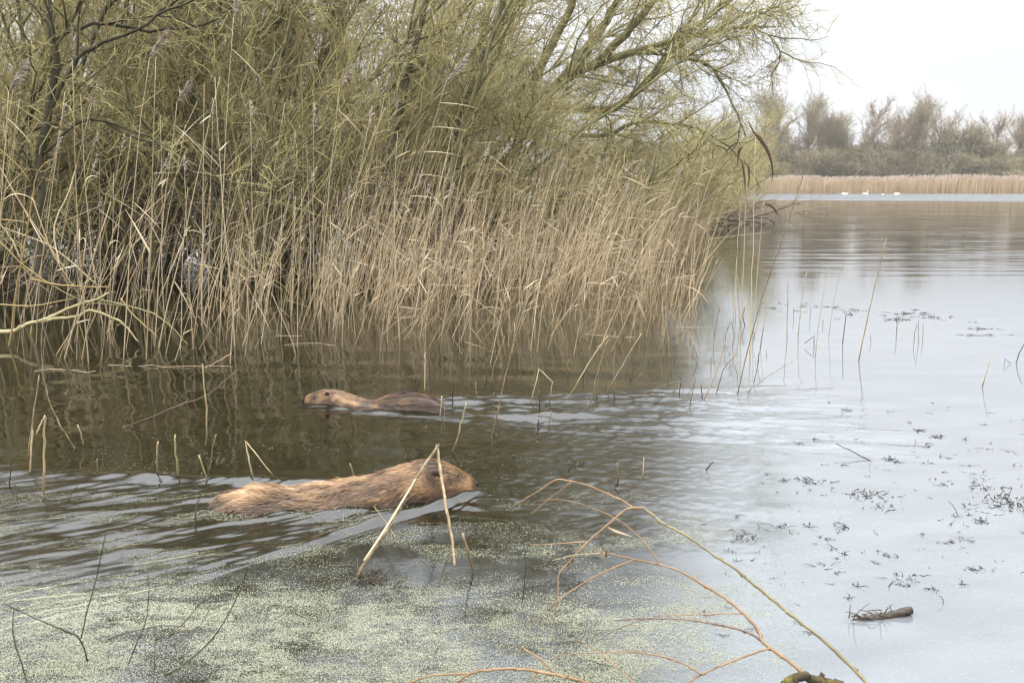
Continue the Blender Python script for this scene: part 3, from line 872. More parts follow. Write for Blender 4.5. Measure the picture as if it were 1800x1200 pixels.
# ------------------------------------------------------------------ reeds
def leaf_pts(p, d, L, droop, n=5):
    pts = [np.array(p, float)]; d = unit(np.array(d, float))
    for i in range(n - 1):
        pts.append(pts[-1] + d * L / (n - 1)); d = unit(d + np.array([0, 0, -droop]))
    return np.array(pts)


def plume_into(st, p, d, L, rg, n=70):
    """a feathery seed head: drooping one-sided sprays"""
    d = unit(np.array(d, float))
    side = unit(np.array([0.8, rg.normal(0, 0.5), -0.2]))
    for i in range(n):
        t = rg.random()
        q = p + d * L * t
        w = math.sin(math.pi * min(1, 0.15 + t * 0.8)) * 0.6 + 0.15
        dd = unit(d * 0.8 + side * rg.uniform(0.0, 0.9) + rg.normal(0, 0.28, 3))
        st.ribbon(leaf_pts(q, dd, L * 0.42 * w * rg.uniform(0.5, 1.1), 0.18, 4), [0.0035, 0.005, 0.004, 0.001], rg.normal(size=3), rg.random())


def reed_variant(seed, broken=False):
    rg = np.random.default_rng(seed)
    st, parts = Strands(), []
    H = 1.0
    lean = rg.normal(0.13, 0.06)
    d = unit(np.array([lean, rg.normal(0, 0.05), 1]))
    pts, rad = grow((0, 0, -0.12), d, 1.12 * H, 0.0030, 9, 0.022, (0.012, 0, 0), rg, 0.0011)
    if broken:
        a = 5; dd = unit(np.array([rg.choice([-1, 1]) * 0.8, rg.normal(0, 0.4), -0.45]))
        for i in range(a + 1, 9): pts[i] = pts[a] + dd * 0.09 * (i - a)
    st.tube(pts, rad, 0.5, 5)
    lv = []
    for i in range(rg.integers(1, 4)):
        t = rg.uniform(0.3, 0.95) * 8; a_ = int(min(t, 7)); q = pts[a_] * (1 - t + a_) + pts[a_ + 1] * (t - a_)
        ls = Strands()
        dd = unit(np.array([rg.choice([-1, 1], p=[0.25, 0.75]) * rg.uniform(0.2, 0.8), rg.normal(0, 0.4), rg.uniform(-0.9, 1.2)]))
        ls.ribbon(leaf_pts(q, dd, rg.uniform(0.05, 0.17), rg.choice([0.03, 0.08, 0.4], p=[0.5, 0.3, 0.2]), 6), np.array([0.004, 0.0065, 0.0065, 0.005, 0.003, 0.001]) * rg.uniform(0.7, 1.2), rg.normal(size=3), rg.random())
        lv.append(ls.mesh('leaf', M['leaf']))
    pl = None
    if not broken and rg.random() < 0.22:
        ps = Strands(); plume_into(ps, pts[-1], pts[-1] - pts[-2], 0.11, rg, 46); pl = ps.mesh('plume', M['plume'])
    return st.mesh('stem', M['reed']), lv, pl


RV = [reed_variant(300 + i, i % 5 == 4) for i in range(16)]


def bed_points():
    """(x, y, height, zone)"""
    out_ = []
    rg = np.random.default_rng(5)
    # left sparse fringe
    for i in range(120):
        px, py = rg.uniform(-60, 430), rg.uniform(505, 640)
        g_ = G(px, py); out_.append((g_[0], g_[1], 0.45 + 1.6 * rg.random() ** 1.2, 'left'))
    for i in range(210):
        px, py = rg.uniform(380, 760), rg.uniform(480, 610)
        if py > 560 and rg.random() < 0.65: continue
        g_ = G(px, py); out_.append((g_[0], g_[1], 0.4 + 1.5 * rg.random() ** 1.2, 'middle'))
    # the dense bed
    for i in range(2700):
        px = rg.uniform(520, 1245)
        lo = np.interp(px, [640, 760, 900, 1050, 1150, 1215, 1245], [470, 455, 440, 425, 412, 392, 386])
        hi = np.interp(px, [640, 760, 900, 1050, 1150, 1215, 1245], [520, 525, 520, 512, 495, 450, 400])
        py = lo + (hi + 6 - lo) * rg.random() ** 1.5
        if rg.random() > np.interp(px, [520, 660, 850, 1000], [0.06, 0.16, 0.50, 1.0]): continue
        g_ = G(px, py)
        cap_ = np.interp(px, [640, 800, 950, 1080, 1230], [190, 215, 240, 285, 330])
        hmax = P(px, cap_, g_[1])[2]
        out_.append((g_[0], g_[1], hmax * rg.uniform(0.42, 1.02) * (1.3 if rg.random() < 0.12 else 1), 'bed'))
    for i in range(420):          # thinning stems in front of the bed
        px, py = rg.uniform(560, 1230), 495 + abs(rg.normal(0, 62))
        if py > 655 or (px < 800 and py > 640): continue
        g_ = G(px, py); out_.append((g_[0], g_[1], 0.25 + 1.45 * rg.random() ** 1.4 * np.interp(py, [500, 650], [1, 0.5]), 'front'))
    return out_


pts_ = bed_points()
pts_.sort(key=lambda q: q[1] - 0.6 * q[2])
zone_lab = {'left': ('tall dry reed standing in the sparse fringe around the pale arching branch', 'reeds of the left fringe'),
            'middle': ('tall dry reed standing in front of the dark willow stems, left of the dense bed', 'reeds before the willow stems'),
            'front': ('thin dry reed standing in open water just in front of the dense tan bed', 'reeds thinning out before the bed'),
            'bed': ('dry tan reed at the front of the dense bed below the leaning willow', 'reeds at the front of the bed')}
NIND = 260
for (x, y, h_, zone) in pts_[:NIND]:
    vi = int(rng.integers(16)); stem, lv, pl = RV[vi]
    pxc = 900 + F * x / y
    pl_ = {'left': [(90, 'by the left photo edge, above the pale arching branch'), (190, 'behind the fork of the pale arching branch'), (310, 'behind the drooping tip of the pale arching branch'), (9999, 'left of the bright strip of reflected sky')],
           'middle': [(500, 'right of the bright strip of reflected sky'), (580, 'before the grey forked willow trunk'), (670, 'before the dark willow feet'), (9999, 'at the left end of the dense bed')],
           'front': [(800, 'at the left end of the dense bed'), (950, 'below the mauve plumed reed'), (1100, 'at the middle front of the dense bed'), (9999, 'at the lakeward front of the dense bed')],
           'bed': [(900, 'in the left half of the dense bed'), (9999, 'in the lakeward half of the dense bed')]}[zone]
    where = next(t for lim, t in pl_ if pxc < lim)
    size = 'short' if h_ < 0.8 else 'mid-height' if h_ < 1.3 else 'tall'
    look = 'snapped' if vi % 5 == 4 else 'plumed' if pl else 'leafy' if len(lv) > 2 else 'sparse-leaved' if len(lv) == 2 else 'bare'
    lab, grp = size + ' ' + look + ' tan reed standing ' + where, zone_lab[zone][1]
    o = empty('reed', (x, y, 0), lab, 'reed', grp)
    link('stem', stem, o)
    for q in lv: link('leaf', q, o)
    if pl: link('plume', pl, o)
    o.scale = (h_ * 0.9, h_ * 0.9, h_); o.rotation_euler = (rng.normal(0, 0.06), rng.normal(0.05, 0.14), rng.normal(0, 0.6))
sb, slf, spl = Strands(), Strands(), Strands()
for (x, y, h_, zone) in pts_[NIND:]:
    lean = rng.normal(0.17, 0.15)
    d = unit(np.array([lean, rng.normal(0, 0.06), 1]))
    r0 = rng.uniform(0.0024, 0.0054) * (1 + 0.02 * (y - 12))
    p2, r2 = grow((x, y, -0.1), d, h_ + 0.1, r0, 6, 0.03, (0.02, 0, 0), rng, 0.0012)
    if rng.random() < 0.14:
        dd = unit(np.array([rng.normal(0.3, 0.7), rng.normal(0, 0.3), rng.normal(-0.3, 0.4)])); a = rng.integers(2, 5)
        for i in range(a + 1, 6): p2[i] = p2[a] + dd * (i - a) * h_ * 0.16
    tone = np.clip(0.22 + 0.5 * fbm(x * 1.2, y * 0.6, 2) + rng.normal(0, 0.3), 0, 1)
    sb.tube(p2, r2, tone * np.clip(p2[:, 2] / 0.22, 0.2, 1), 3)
    for i in range(rng.integers(0, 3)):
        q = p2[rng.integers(1, 6)]
        dd = unit(np.array([rng.choice([-1, 1], p=[0.3, 0.7]) * rng.uniform(0.3, 1), rng.normal(0, 0.4), rng.uniform(-0.4, 0.9)]))
        slf.ribbon(leaf_pts(q, dd, rng.uniform(0.10, 0.34), rng.choice([0.02, 0.1, 0.45], p=[0.5, 0.35, 0.15]), 4), [0.004, 0.007, 0.005, 0.001], rng.normal(size=3), np.clip(tone + rng.normal(0, 0.2), 0, 1))
    if rng.random() < 0.06:
        plume_into(spl, p2[-1], p2[-1] - p2[-2], 0.15, rng, 22)
# tangle of snapped and leaning stems reaching out of the bed into open water
for i in range(420):
    px = rng.uniform(230, 1225); py = 470 + abs(rng.normal(0, 80))
    if py > 625 or (250 < px < 420 and py < 560 and rng.random() < 0.8): continue
    g_ = G(px, max(py, np.interp(px, [900, 1225], [478, 430]))); L = rng.uniform(0.25, 1.25) * np.interp(py, [480, 620], [1, 0.55])
    d = unit(np.array([rng.normal(0.22, 0.38), rng.normal(0, 0.3), rng.uniform(0.6, 1.3)]))
    p2, r2 = grow(g_ - 0.05 * d, d, L, rng.uniform(0.0024, 0.0042), 6, 0.04, (0, 0, -0.01), rng, 0.0014)
    if rng.random() < 0.4:
        dd = unit(np.array([rng.normal(0.2, 0.8), rng.normal(0, 0.4), rng.normal(-0.5, 0.5)])); a = rng.integers(2, 5)
        for q in range(a + 1, 6): p2[q] = p2[a] + dd * (q - a) * L * 0.18
        p2[:, 2] = np.where(np.arange(6) > a, np.maximum(p2[:, 2], 0.003), p2[:, 2])
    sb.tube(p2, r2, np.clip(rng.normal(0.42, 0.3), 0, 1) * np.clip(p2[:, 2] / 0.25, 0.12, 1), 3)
# low matted litter of broken stems at the bed's foot
for i in range(260):
    px = rng.uniform(700, 1240); py = np.interp(px, [560, 900, 1050, 1150, 1240], [500, 500, 490, 470, 400]) + rng.normal(0, 14)
    g_ = G(px, min(max(py, 385), 540))
    d = unit(np.array([rng.normal(0.4, 0.8), rng.normal(0, 0.4), abs(rng.normal(0.3, 0.5))]))
    p2, r2 = grow(g_ + np.array([0, 0, rng.uniform(0, 0.55)]), d, rng.uniform(0.2, 0.9), 0.003, 4, 0.08, (0, 0, -0.02), rng, 0.001)
    sb.tube(p2, r2, np.clip(rng.normal(0.4, 0.25), 0, 1), 3)
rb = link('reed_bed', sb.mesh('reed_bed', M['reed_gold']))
tag(rb, 'dense bed of dry golden reeds along the willow thicket edge', 'reed bed', kind='stuff')
kid('leaves', slf.mesh('leaves', M['leaf']), rb)['kind'] = 'stuff'
kid('plumes', spl.mesh('plumes', M['plume']), rb)['kind'] = 'stuff'


# tall single reeds with plumes ------------------------------------------------
def stem_thing(name, label, cat, pxs, r, mat, group=None, dy=0.0, taper=0.5, Y=None, k=6, n=None, jit=0.0, rnd=None, wet=True, top_cut=True, sharp=False):
    """a stem whose first photo pixel stands on the water (or at depth Y)"""
    g_ = G(*pxs[0]) if Y is None else P(*pxs[0], Y)
    Y_ = g_[1]
    pts = [g_] + [P(a, b_, Y_ + dy * (i + 1) / (len(pxs) - 1)) for i, (a, b_) in enumerate(pxs[1:])]
    if Y is None:
        pts[0] = pts[0] + 0.06 * unit(pts[0] - pts[1]) if wet else pts[0]
    pts = np.array(pts)
    if sharp: q = np.vstack([smooth_poly(pts[i:i + 2], 5)[(0 if i == 0 else 1):] for i in range(len(pts) - 1)])
    else: q = smooth_poly(pts, n or max(8, 4 * len(pts)))
    ln = np.linalg.norm(q[-1] - q[0])
    if jit == 0: jit = min(0.0014, ln * 0.006)
    jj_ = rng.normal(0, jit, q.shape); jj_[0] = 0; q = q + jj_
    t = np.linspace(0, 1, len(q))
    rad = 0.68 * r * (1 - (1 - taper) * t) * (1 + 0.10 * np.sin(t * 31 + rng.uniform(0, 6)))
    st = Strands(); tone = (rng.random() if rnd is None else rnd)
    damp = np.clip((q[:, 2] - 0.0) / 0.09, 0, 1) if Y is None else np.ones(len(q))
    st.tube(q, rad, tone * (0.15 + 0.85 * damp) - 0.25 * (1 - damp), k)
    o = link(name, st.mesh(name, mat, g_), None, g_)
    if label: tag(o, label, cat, group)
    return o, q


for (base, top, bend, plen, lab) in [
    ((655, 560), (786, 140), (706, 400), 0.26, 'tall reed with a big mauve plume leaning over the dense bed'),
    ((215, 640), (262, 100), (236, 330), 0.20, 'tall reed with slim upright plume, nearest the dark willow stem'),
    ((270, 610), (312, 178), (285, 400), 0.18, 'tall reed whose drooping plume hangs before the willow twigs'),
    ((560, 580), (597, 150), (575, 370), 0.18, 'tall straight reed with narrow plume before the grey willow trunk'),
    ((385, 600), (410, 30), (393, 320), 0.16, 'tallest reed with small plume, reaching the top of the photo'),
    ((-10, 640), (15, 160), (0, 400), 0.22, 'tall reed with wide mauve plume at the left edge of the photo'),
    ((940, 470), (1008, 110), (970, 300), 0.10, 'tall reed with combed sideways leaves standing above the dense bed'),
    ((1180, 430), (1242, 185), (1205, 330), 0.08, 'tall reed near the thicket tip with leaves streaming toward the lake')]:
    g_ = G(*base); Yr = g_[1]
    pts = smooth_poly([g_ - np.array([0, 0, 0.06]), P(*bend, Yr), P(*top, Yr)], 12, 0.002)
    o = empty('plumed_reed', g_, lab, 'reed', 'tall plumed reeds')
    st = Strands(); st.tube(pts, np.linspace(0.0045, 0.0018, 12) * (1 + 0.03 * (Yr - 8)), 0.6, 5)
    link('stem', st.mesh('stem', M['reed'], g_), o)
    st = Strands(); plume_into(st, pts[-1], unit(pts[-1] - pts[-2]) + (np.array([0.45, 0, -0.05]) if plen > 0.17 else 0), plen, rng, 260)
    link('plume', st.mesh('plume', M['plume'], g_), o)
    nl_ = 5 if plen < 0.12 or plen > 0.25 else 2
    for i in range(nl_):
        st = Strands(); q = pts[10 - i] if nl_ == 5 else pts[rng.integers(5, 11)]
        st.ribbon(leaf_pts(q, (1, rng.normal(0, 0.2), 0.0 if nl_ == 5 else rng.choice([-0.9, 1.1])), rng.uniform(0.2, 0.38), 0.06, 6), [0.003, 0.006, 0.006, 0.005, 0.003, 0.001], (0, 0.6, 1), rng.random())
        link('leaf', st.mesh('leaf', M['leaf'], g_), o)

# lone reeds with drooping brown leaves, out past the bed ----------------------
for (base, top, leaves, lab) in [
    ((1302, 600), (1316, 212), [[(1316, 214), (1324, 231), (1336, 247), (1348, 265), (1357, 290), (1358, 318)], [(1312, 238), (1320, 233), (1332, 236), (1345, 254), (1354, 275), (1359, 300), (1356, 320)]],
     'slender reed with longest curved brown leaf bending toward the lake'),
    ((1289, 560), (1306, 282), [[(1304, 282), (1307, 300), (1310, 325), (1312, 356)], [(1308, 285), (1315, 292), (1317, 310), (1315, 332)]],
     'slender reed with two dark leaves hanging straight down'),
    ((1318, 640), (1328, 240), [[(1328, 243), (1310, 252), (1298, 250), (1285, 258), (1270, 275)], [(1306, 258), (1299, 267), (1297, 290)]],
     'slender reed with brown leaves folding toward the willow thicket'),
    ((1322, 590), (1342, 355), [[(1344, 358), (1356, 362), (1371, 378)], [(1346, 359), (1360, 366), (1366, 380)]],
     'shorter lone reed with a forked drooping leaf at its tip')]:
    g_ = G(*base); Yr = g_[1]
    o = empty('lone_reed', g_, lab, 'reed', 'lone reeds beyond the bed')
    pts = smooth_poly([g_ - np.array([0, 0, 0.06]), P((base[0] * 2 + top[0]) / 3, (base[1] * 2 + top[1]) / 3, Yr), P(*top, Yr)], 12, 0.002)
    st = Strands(); st.tube(pts, np.linspace(0.004, 0.0016, 12), 0.6, 5); link('stem', st.mesh('stem', M['reed'], g_), o)
    for lf in leaves:
        st = Strands(); q = smooth_poly([P(a, b_, Yr - 0.02) for a, b_ in lf], 9)
        w = np.array([0.006, 0.011, 0.014, 0.015, 0.014, 0.012, 0.009, 0.006, 0.002])
        st.ribbon(q, w * 1.4, (0.9, 0.4, 0.15), 0.02); st.ribbon(q + np.array([0, -0.002, 0]), w * 0.7, (0.5, 0.8, -0.2), 0.3)
        link('leaf', st.mesh('leaf', M['brown_leaf'], g_), o)

# ------------------------------------------------------------------ beavers
def interp_rows(keys, n):
    keys = np.array(keys, float)
    u = np.linspace(keys[0, 0], keys[-1, 0], n)
    # monotone-ish smooth interpolation
    out_ = [u]
    for c in range(1, keys.shape[1]):
        p = smooth_poly(np.stack([keys[:, 0], keys[:, c], np.zeros(len(keys))], -1), 400)
        out_.append(np.interp(u, p[:, 0], p[:, 1]))
    return np.stack(out_, -1)


def beaver(name, label, origin, heading, keys, tailk, L, lsc, nhair, wetmid, eye, ear, seed, tones, shade):
    """keys rows: (distance behind nose, top z, half width, bottom z). +x is forward, nose at x=0."""
    rg = np.random.default_rng(seed)
    rows = interp_rows(keys, 64)
    rows = np.vstack([rows, interp_rows(tailk, 20)[1:]])
    K = 28
    an = np.linspace(0, 2 * math.pi, K, endpoint=False)
    V = []
    for (s_, zt, hw, zb) in rows:
        zc = 0.45 * zt + 0.55 * zb; hu = zt - zc; hd = zc - zb
        for a in an:
            ca, sa = math.cos(a), math.sin(a)
            e = 0.85
            y_ = hw * math.copysign(abs(ca) ** e, ca); z_ = zc + (hu if sa > 0 else hd) * math.copysign(abs(sa) ** e, sa)
            nzv = (fbm(s_ * 9 + 3, a * 1.3 + 2, 2) - 0.5)
            V.append((-s_, y_ * (1 + 0.10 * nzv), z_ + 0.012 * nzv * (hw / 0.1)))
    V = np.array(V); m_ = len(rows)
    Q = np.array([(i * K + j, (i + 1) * K + j, (i + 1) * K + (j + 1) % K, i * K + (j + 1) % K) for i in range(m_ - 1) for j in range(K)])
    V = np.vstack([V, [[-rows[0][0] + 0.004, 0, 0.5 * (rows[0][1] + rows[0][3])], [-rows[-1][0], 0, rows[-1][1]]]])
    T = np.array([(m_ * K, j, (j + 1) % K) for j in range(K)] + [(m_ * K + 1, (m_ - 1) * K + (j + 1) % K, (m_ - 1) * K + j) for j in range(K)])
    root = empty(name, (origin[0], origin[1], -0.008), label, 'beaver')
    root.rotation_euler[2] = math.atan2(heading[1], heading[0])
    mb, n_, l_, b_ = newmat(name + '_skin')
    t_ = n_.new('ShaderNodeTexCoord'); no = n_.new('ShaderNodeTexNoise'); no.inputs['Scale'].default_value = 25; no.inputs['Detail'].default_value = 4
    l_.new(t_.outputs['Object'], no.inputs['Vector'])
    rr = ramp(n_, [(0.3, tones[0]), (0.7, tones[1])]); l_.new(no.outputs['Fac'], rr.inputs[0]); l_.new(rr.outputs[0], b_.inputs['Base Color'])
    b_.inputs['Roughness'].default_value = 0.55
    bo = kid('body', mesh_from('body', V, Q, mb, np.full(len(V), 0.5), T), root)
    # fur ---------------------------------------------------------------
    tri = np.vstack([Q[:, [0, 1, 2]], Q[:, [0, 2, 3]]])
    A, B, C = V[tri[:, 0]], V[tri[:, 1]], V[tri[:, 2]]
    nn = np.cross(B - A, C - A); ar = np.linalg.norm(nn, axis=1); nn /= ar[:, None] + 1e-12
    cen = (A + B + C) / 3
    # outward check
    ok = (cen[:, 2] > -0.022) & (cen[:, 0] > -keys[-1][0] - 0.01)
    w_ = ar * ok
    headw = 1 + 6.0 * np.exp(cen[:, 0] / (0.08 * lsc))
    w_ = w_ * headw; w_ /= w_.sum()
    idx = rg.choice(len(tri), nhair, p=w_)
    r1_, r2_ = rg.random(nhair), rg.random(nhair); f_ = r1_ + r2_ > 1; r1_[f_] = 1 - r1_[f_]; r2_[f_] = 1 - r2_[f_]
    p = A[idx] + (B[idx] - A[idx]) * r1_[:, None] + (C[idx] - A[idx]) * r2_[:, None]
    nr = nn[idx].copy()
    yzc = p.copy(); yzc[:, 0] = 0; flipm = (nr * (p - np.stack([p[:, 0] - 0.03, p[:, 1] * 0, p[:, 2] * 0 - 0.03], -1))).sum(1) < 0
    nr[flipm] *= -1
    s_ = -p[:, 0]
    hl = np.interp(s_ / lsc, [0, 0.03, 0.08, 0.16, 0.26, 0.5, 0.75, 0.95], [0.008, 0.010, 0.015, 0.024, 0.032, 0.036, 0.044, 0.048]) * lsc * (1.0 if lsc > 0.9 else 1.35)
    cl = fbm(s_ * 17 / lsc + 7, np.arctan2(p[:, 2] + 0.05, p[:, 1]) * 5.0, 3)         # tufts
    cl2 = fbm(s_ * 9 / lsc + 1, np.arctan2(p[:, 2] + 0.05, p[:, 1]) * 2.0 + 9, 3)
    hl *= rg.uniform(0.6, 1.2, nhair) * (0.65 + 0.7 * cl)
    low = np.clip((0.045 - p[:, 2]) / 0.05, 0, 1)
    lift = np.interp(s_ / lsc, [0, 0.1, 0.3, 0.6, 0.8, 1], [0.25, 0.28, 0.34, 0.36, 0.46, 0.46]) + 0.42 * (cl - 0.5)
    d = np.zeros((nhair, 3)); d[:, 0] = -1.0
    d -= nr * (d * nr).sum(1, keepdims=True); d[:, 2] += 0.25 * np.exp(-s_ / (0.02 * lsc)); d /= np.linalg.norm(d, axis=1, keepdims=True) + 1e-6
    d += nr * lift[:, None]
    swirl = (cl2 - 0.5) * 1.5 + (cl - 0.5) * 0.5
    tanv = np.cross(nr, np.array([1.0, 0, 0])); d += tanv * swirl[:, None]
    d[:, 2] -= 0.35 * low + 0.08
    d += rg.normal(0, 0.10, (nhair, 3))
    d /= np.linalg.norm(d, axis=1, keepdims=True)
    wet = wetmid(s_, p)
    hl *= (1 - 0.75 * wet)
    d2 = d + np.array([0, 0, -0.25]) + rg.normal(0, 0.08, (nhair, 3)); d2 /= np.linalg.norm(d2, axis=1, keepdims=True)
    P0, P1, P2, P3 = p - nr * 0.002, p + d * hl[:, None] * 0.35, None, None
    P2 = P1 + d * hl[:, None] * 0.35; P3 = P2 + d2 * hl[:, None] * 0.4
    cs = 0.0125 * lsc
    ci = np.floor(s_ / (cs * 1.5) + 3).astype(int); cj = np.floor((np.arctan2(p[:, 2] + 0.05, p[:, 1]) + math.pi) * 0.10 / cs + 0.5 * (ci % 2)).astype(int)
    cid = ci * 997 + cj; _, inv = np.unique(cid, return_inverse=True); cnt = np.bincount(inv)
    cmean = np.stack([np.bincount(inv, P3[:, q]) / cnt for q in range(3)], -1)[inv]
    cl_k = (np.clip(0.10 + 0.45 * (1 - p[:, 2] / (0.07 * lsc)), 0.06, 0.42) * sstep(0.05 * lsc, 0.16 * lsc, s_))[:, None]
    P3 = P3 + (cmean - P3) * cl_k; P2 = P2 + (cmean - P2) * cl_k * 0.35
    ctone = rg.normal(0, 0.025, len(cnt))[inv]
    sd_ = np.cross(d, nr + rg.normal(0, 0.25, (nhair, 3))); sd_ /= np.linalg.norm(sd_, axis=1, keepdims=True) + 1e-9
    wd = rg.uniform(0.0007, 0.0015, nhair) * lsc
    HV = []
    for Pp, ww in ((P0, 1.0), (P1, 1.0), (P2, 0.75), (P3, 0.12)):
        HV.append(Pp - sd_ * (wd * ww)[:, None]); HV.append(Pp + sd_ * (wd * ww)[:, None])
    HV = np.stack(HV, 1).reshape(-1, 3)
    b8 = np.arange(nhair)[:, None] * 8
    HQ = np.concatenate([b8 + np.array([[0, 1, 3, 2]]), b8 + np.array([[2, 3, 5, 4]]), b8 + np.array([[4, 5, 7, 6]])], 0)
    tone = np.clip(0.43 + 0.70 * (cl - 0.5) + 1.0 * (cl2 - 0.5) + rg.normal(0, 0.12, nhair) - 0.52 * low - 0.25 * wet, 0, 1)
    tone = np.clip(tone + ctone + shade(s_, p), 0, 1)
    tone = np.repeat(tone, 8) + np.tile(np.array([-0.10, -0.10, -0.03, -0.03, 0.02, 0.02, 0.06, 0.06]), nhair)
    fm = fibre_mat(name + '_fur', tones[2], rough=0.52, nscale=(6, 6, 6), namp=0.12, spec=0.4, island=0.95)
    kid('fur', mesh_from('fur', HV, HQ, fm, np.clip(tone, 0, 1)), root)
    # face ----------------------------------------------------------------
    def surf(s0, ang):
        i = int(np.argmin(np.abs(rows[:64, 0] - s0))); j = int(round(ang / (2 * math.pi) * K)) % K
        return V[i * K + j]
    for sgn in (1, -1):
        for nm, (s0, ang), (rx, ry, rz), mt in (('eye', eye, (0.0080, 0.005, 0.0072), M['eye']), ('ear', ear, (0.011, 0.006, 0.012), M['ear'])):
            q = surf(s0, ang); q = np.array([q[0], sgn * abs(q[1]), q[2]])
            if nm == 'eye':
                st_ = [(-rx, 0, 0.001, 0.001), (-rx * 0.7, 0, ry * 0.7, rz * 0.7), (0, 0, ry, rz), (rx * 0.7, 0, ry * 0.7, rz * 0.7), (rx, 0, 0.001, 0.001)]
                q = q + np.array([0, sgn * 0.003, 0.001])
            else:
                st_ = [(-rx * 1.6, 0.002, 0.002, 0.004), (-rx, 0.004, ry * 0.8, rz * 0.8), (0, 0.005, ry, rz), (rx * 0.8, 0.001, ry * 0.7, rz * 0.7), (rx * 1.1, -0.002, 0.002, 0.004)]
                q = q + np.array([0, sgn * 0.006, 0.006])
            st_ = [tuple(c * lsc for c in r) for r in st_]
            kid(nm, loft(nm, st_, 10, mt), root, q)
    q = np.array([0.003, 0, rows[0][1] * 0.85])
    kid('nose', loft('nose', [tuple(c * lsc for c in r) for r in [(-0.016, 0.002, 0.011, 0.008), (-0.006, 0.001, 0.015, 0.012), (0.003, -0.001, 0.013, 0.011), (0.007, -0.003, 0.005, 0.005)]], 12, M['nose']), root, q)
    st = Strands()
    for i in range(18):
        sgn = 1 if i % 2 else -1
        a0 = np.array([-0.02 * lsc - rg.random() * 0.02, sgn * 0.022 * lsc, rows[1][1] * 0.4])
        st.tube(leaf_pts(a0, (rg.normal(-0.2, 0.3), sgn, rg.normal(-0.1, 0.3)), rg.uniform(0.03, 0.06) * lsc, 0.25, 5), np.linspace(0.0005, 0.0002, 5), rg.random(), 3)
    kid('whiskers', st.mesh('whiskers', M['plume']), root)
    return root


FUR1 = [(0, (0.08, 0.048, 0.028)), (0.25, (0.17, 0.10, 0.055)), (0.5, (0.41, 0.245, 0.12)), (0.8, (0.60, 0.385, 0.20)), (1, (0.76, 0.55, 0.34))]
FUR2 = [(0, (0.05, 0.036, 0.026)), (0.3, (0.15, 0.095, 0.062)), (0.6, (0.42, 0.25, 0.12)), (0.85, (0.58, 0.37, 0.19)), (1, (0.68, 0.48, 0.29))]
k1 = [(0.0, 0.040, 0.018, -0.008), (0.008, 0.054, 0.030, -0.022), (0.03, 0.070, 0.044, -0.038), (0.07, 0.094, 0.058, -0.05), (0.115, 0.116, 0.068, -0.06), (0.165, 0.127, 0.075, -0.08),
      (0.23, 0.119, 0.082, -0.10), (0.30, 0.100, 0.092, -0.12), (0.40, 0.074, 0.103, -0.14), (0.52, 0.057, 0.112, -0.15), (0.64, 0.050, 0.116, -0.15), (0.75, 0.054, 0.120, -0.14),
      (0.83, 0.047, 0.106, -0.12), (0.89, 0.030, 0.078, -0.10), (0.93, 0.006, 0.050, -0.08), (0.96, -0.018, 0.03, -0.07)]
t1_ = [(0.96, -0.018, 0.03, -0.07), (1.0, -0.05, 0.03, -0.085), (1.06, -0.068, 0.055, -0.086), (1.14, -0.075, 0.07, -0.09), (1.22, -0.083, 0.06, -0.095), (1.27, -0.092, 0.01, -0.096)]
beaver('beaver', 'large light brown beaver swimming toward the lake behind the folded reed', N1, H1, k1, t1_, 0.96, 1.0, 110000,
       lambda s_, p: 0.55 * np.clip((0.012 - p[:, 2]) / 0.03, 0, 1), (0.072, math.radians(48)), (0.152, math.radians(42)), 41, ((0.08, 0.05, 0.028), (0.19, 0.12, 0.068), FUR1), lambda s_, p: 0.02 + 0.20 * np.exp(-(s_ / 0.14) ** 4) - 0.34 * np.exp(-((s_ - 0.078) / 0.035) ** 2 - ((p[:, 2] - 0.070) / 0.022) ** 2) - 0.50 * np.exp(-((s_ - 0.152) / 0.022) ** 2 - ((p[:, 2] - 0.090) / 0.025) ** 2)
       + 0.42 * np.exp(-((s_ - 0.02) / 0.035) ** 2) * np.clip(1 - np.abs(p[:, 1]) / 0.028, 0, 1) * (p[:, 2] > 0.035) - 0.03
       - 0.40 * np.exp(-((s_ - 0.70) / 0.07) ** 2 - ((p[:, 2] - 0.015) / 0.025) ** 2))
f2 = np.linalg.norm((N2 - T2)[:2]) / 0.73
k2 = [(0.0, 0.030, 0.015, -0.006), (0.007, 0.042, 0.025, -0.018), (0.03, 0.056, 0.036, -0.03), (0.07, 0.070, 0.044, -0.045), (0.11, 0.080, 0.053, -0.06), (0.16, 0.078, 0.060, -0.07),
      (0.21, 0.064, 0.064, -0.08), (0.28, 0.044, 0.070, -0.09), (0.36, 0.036, 0.075, -0.10), (0.42, 0.048, 0.086, -0.11), (0.50, 0.064, 0.096, -0.12), (0.575, 0.068, 0.096, -0.12),
      (0.64, 0.054, 0.084, -0.11), (0.69, 0.028, 0.062, -0.09), (0.72, -0.008, 0.038, -0.07)]
k2 = [tuple(c * f2 for c in r) for r in k2]
t2_ = [k2[-1], (0.77 * f2, -0.04, 0.024, -0.07), (0.82 * f2, -0.055, 0.045, -0.07), (0.9 * f2, -0.06, 0.055, -0.072), (0.98 * f2, -0.075, 0.01, -0.08)]
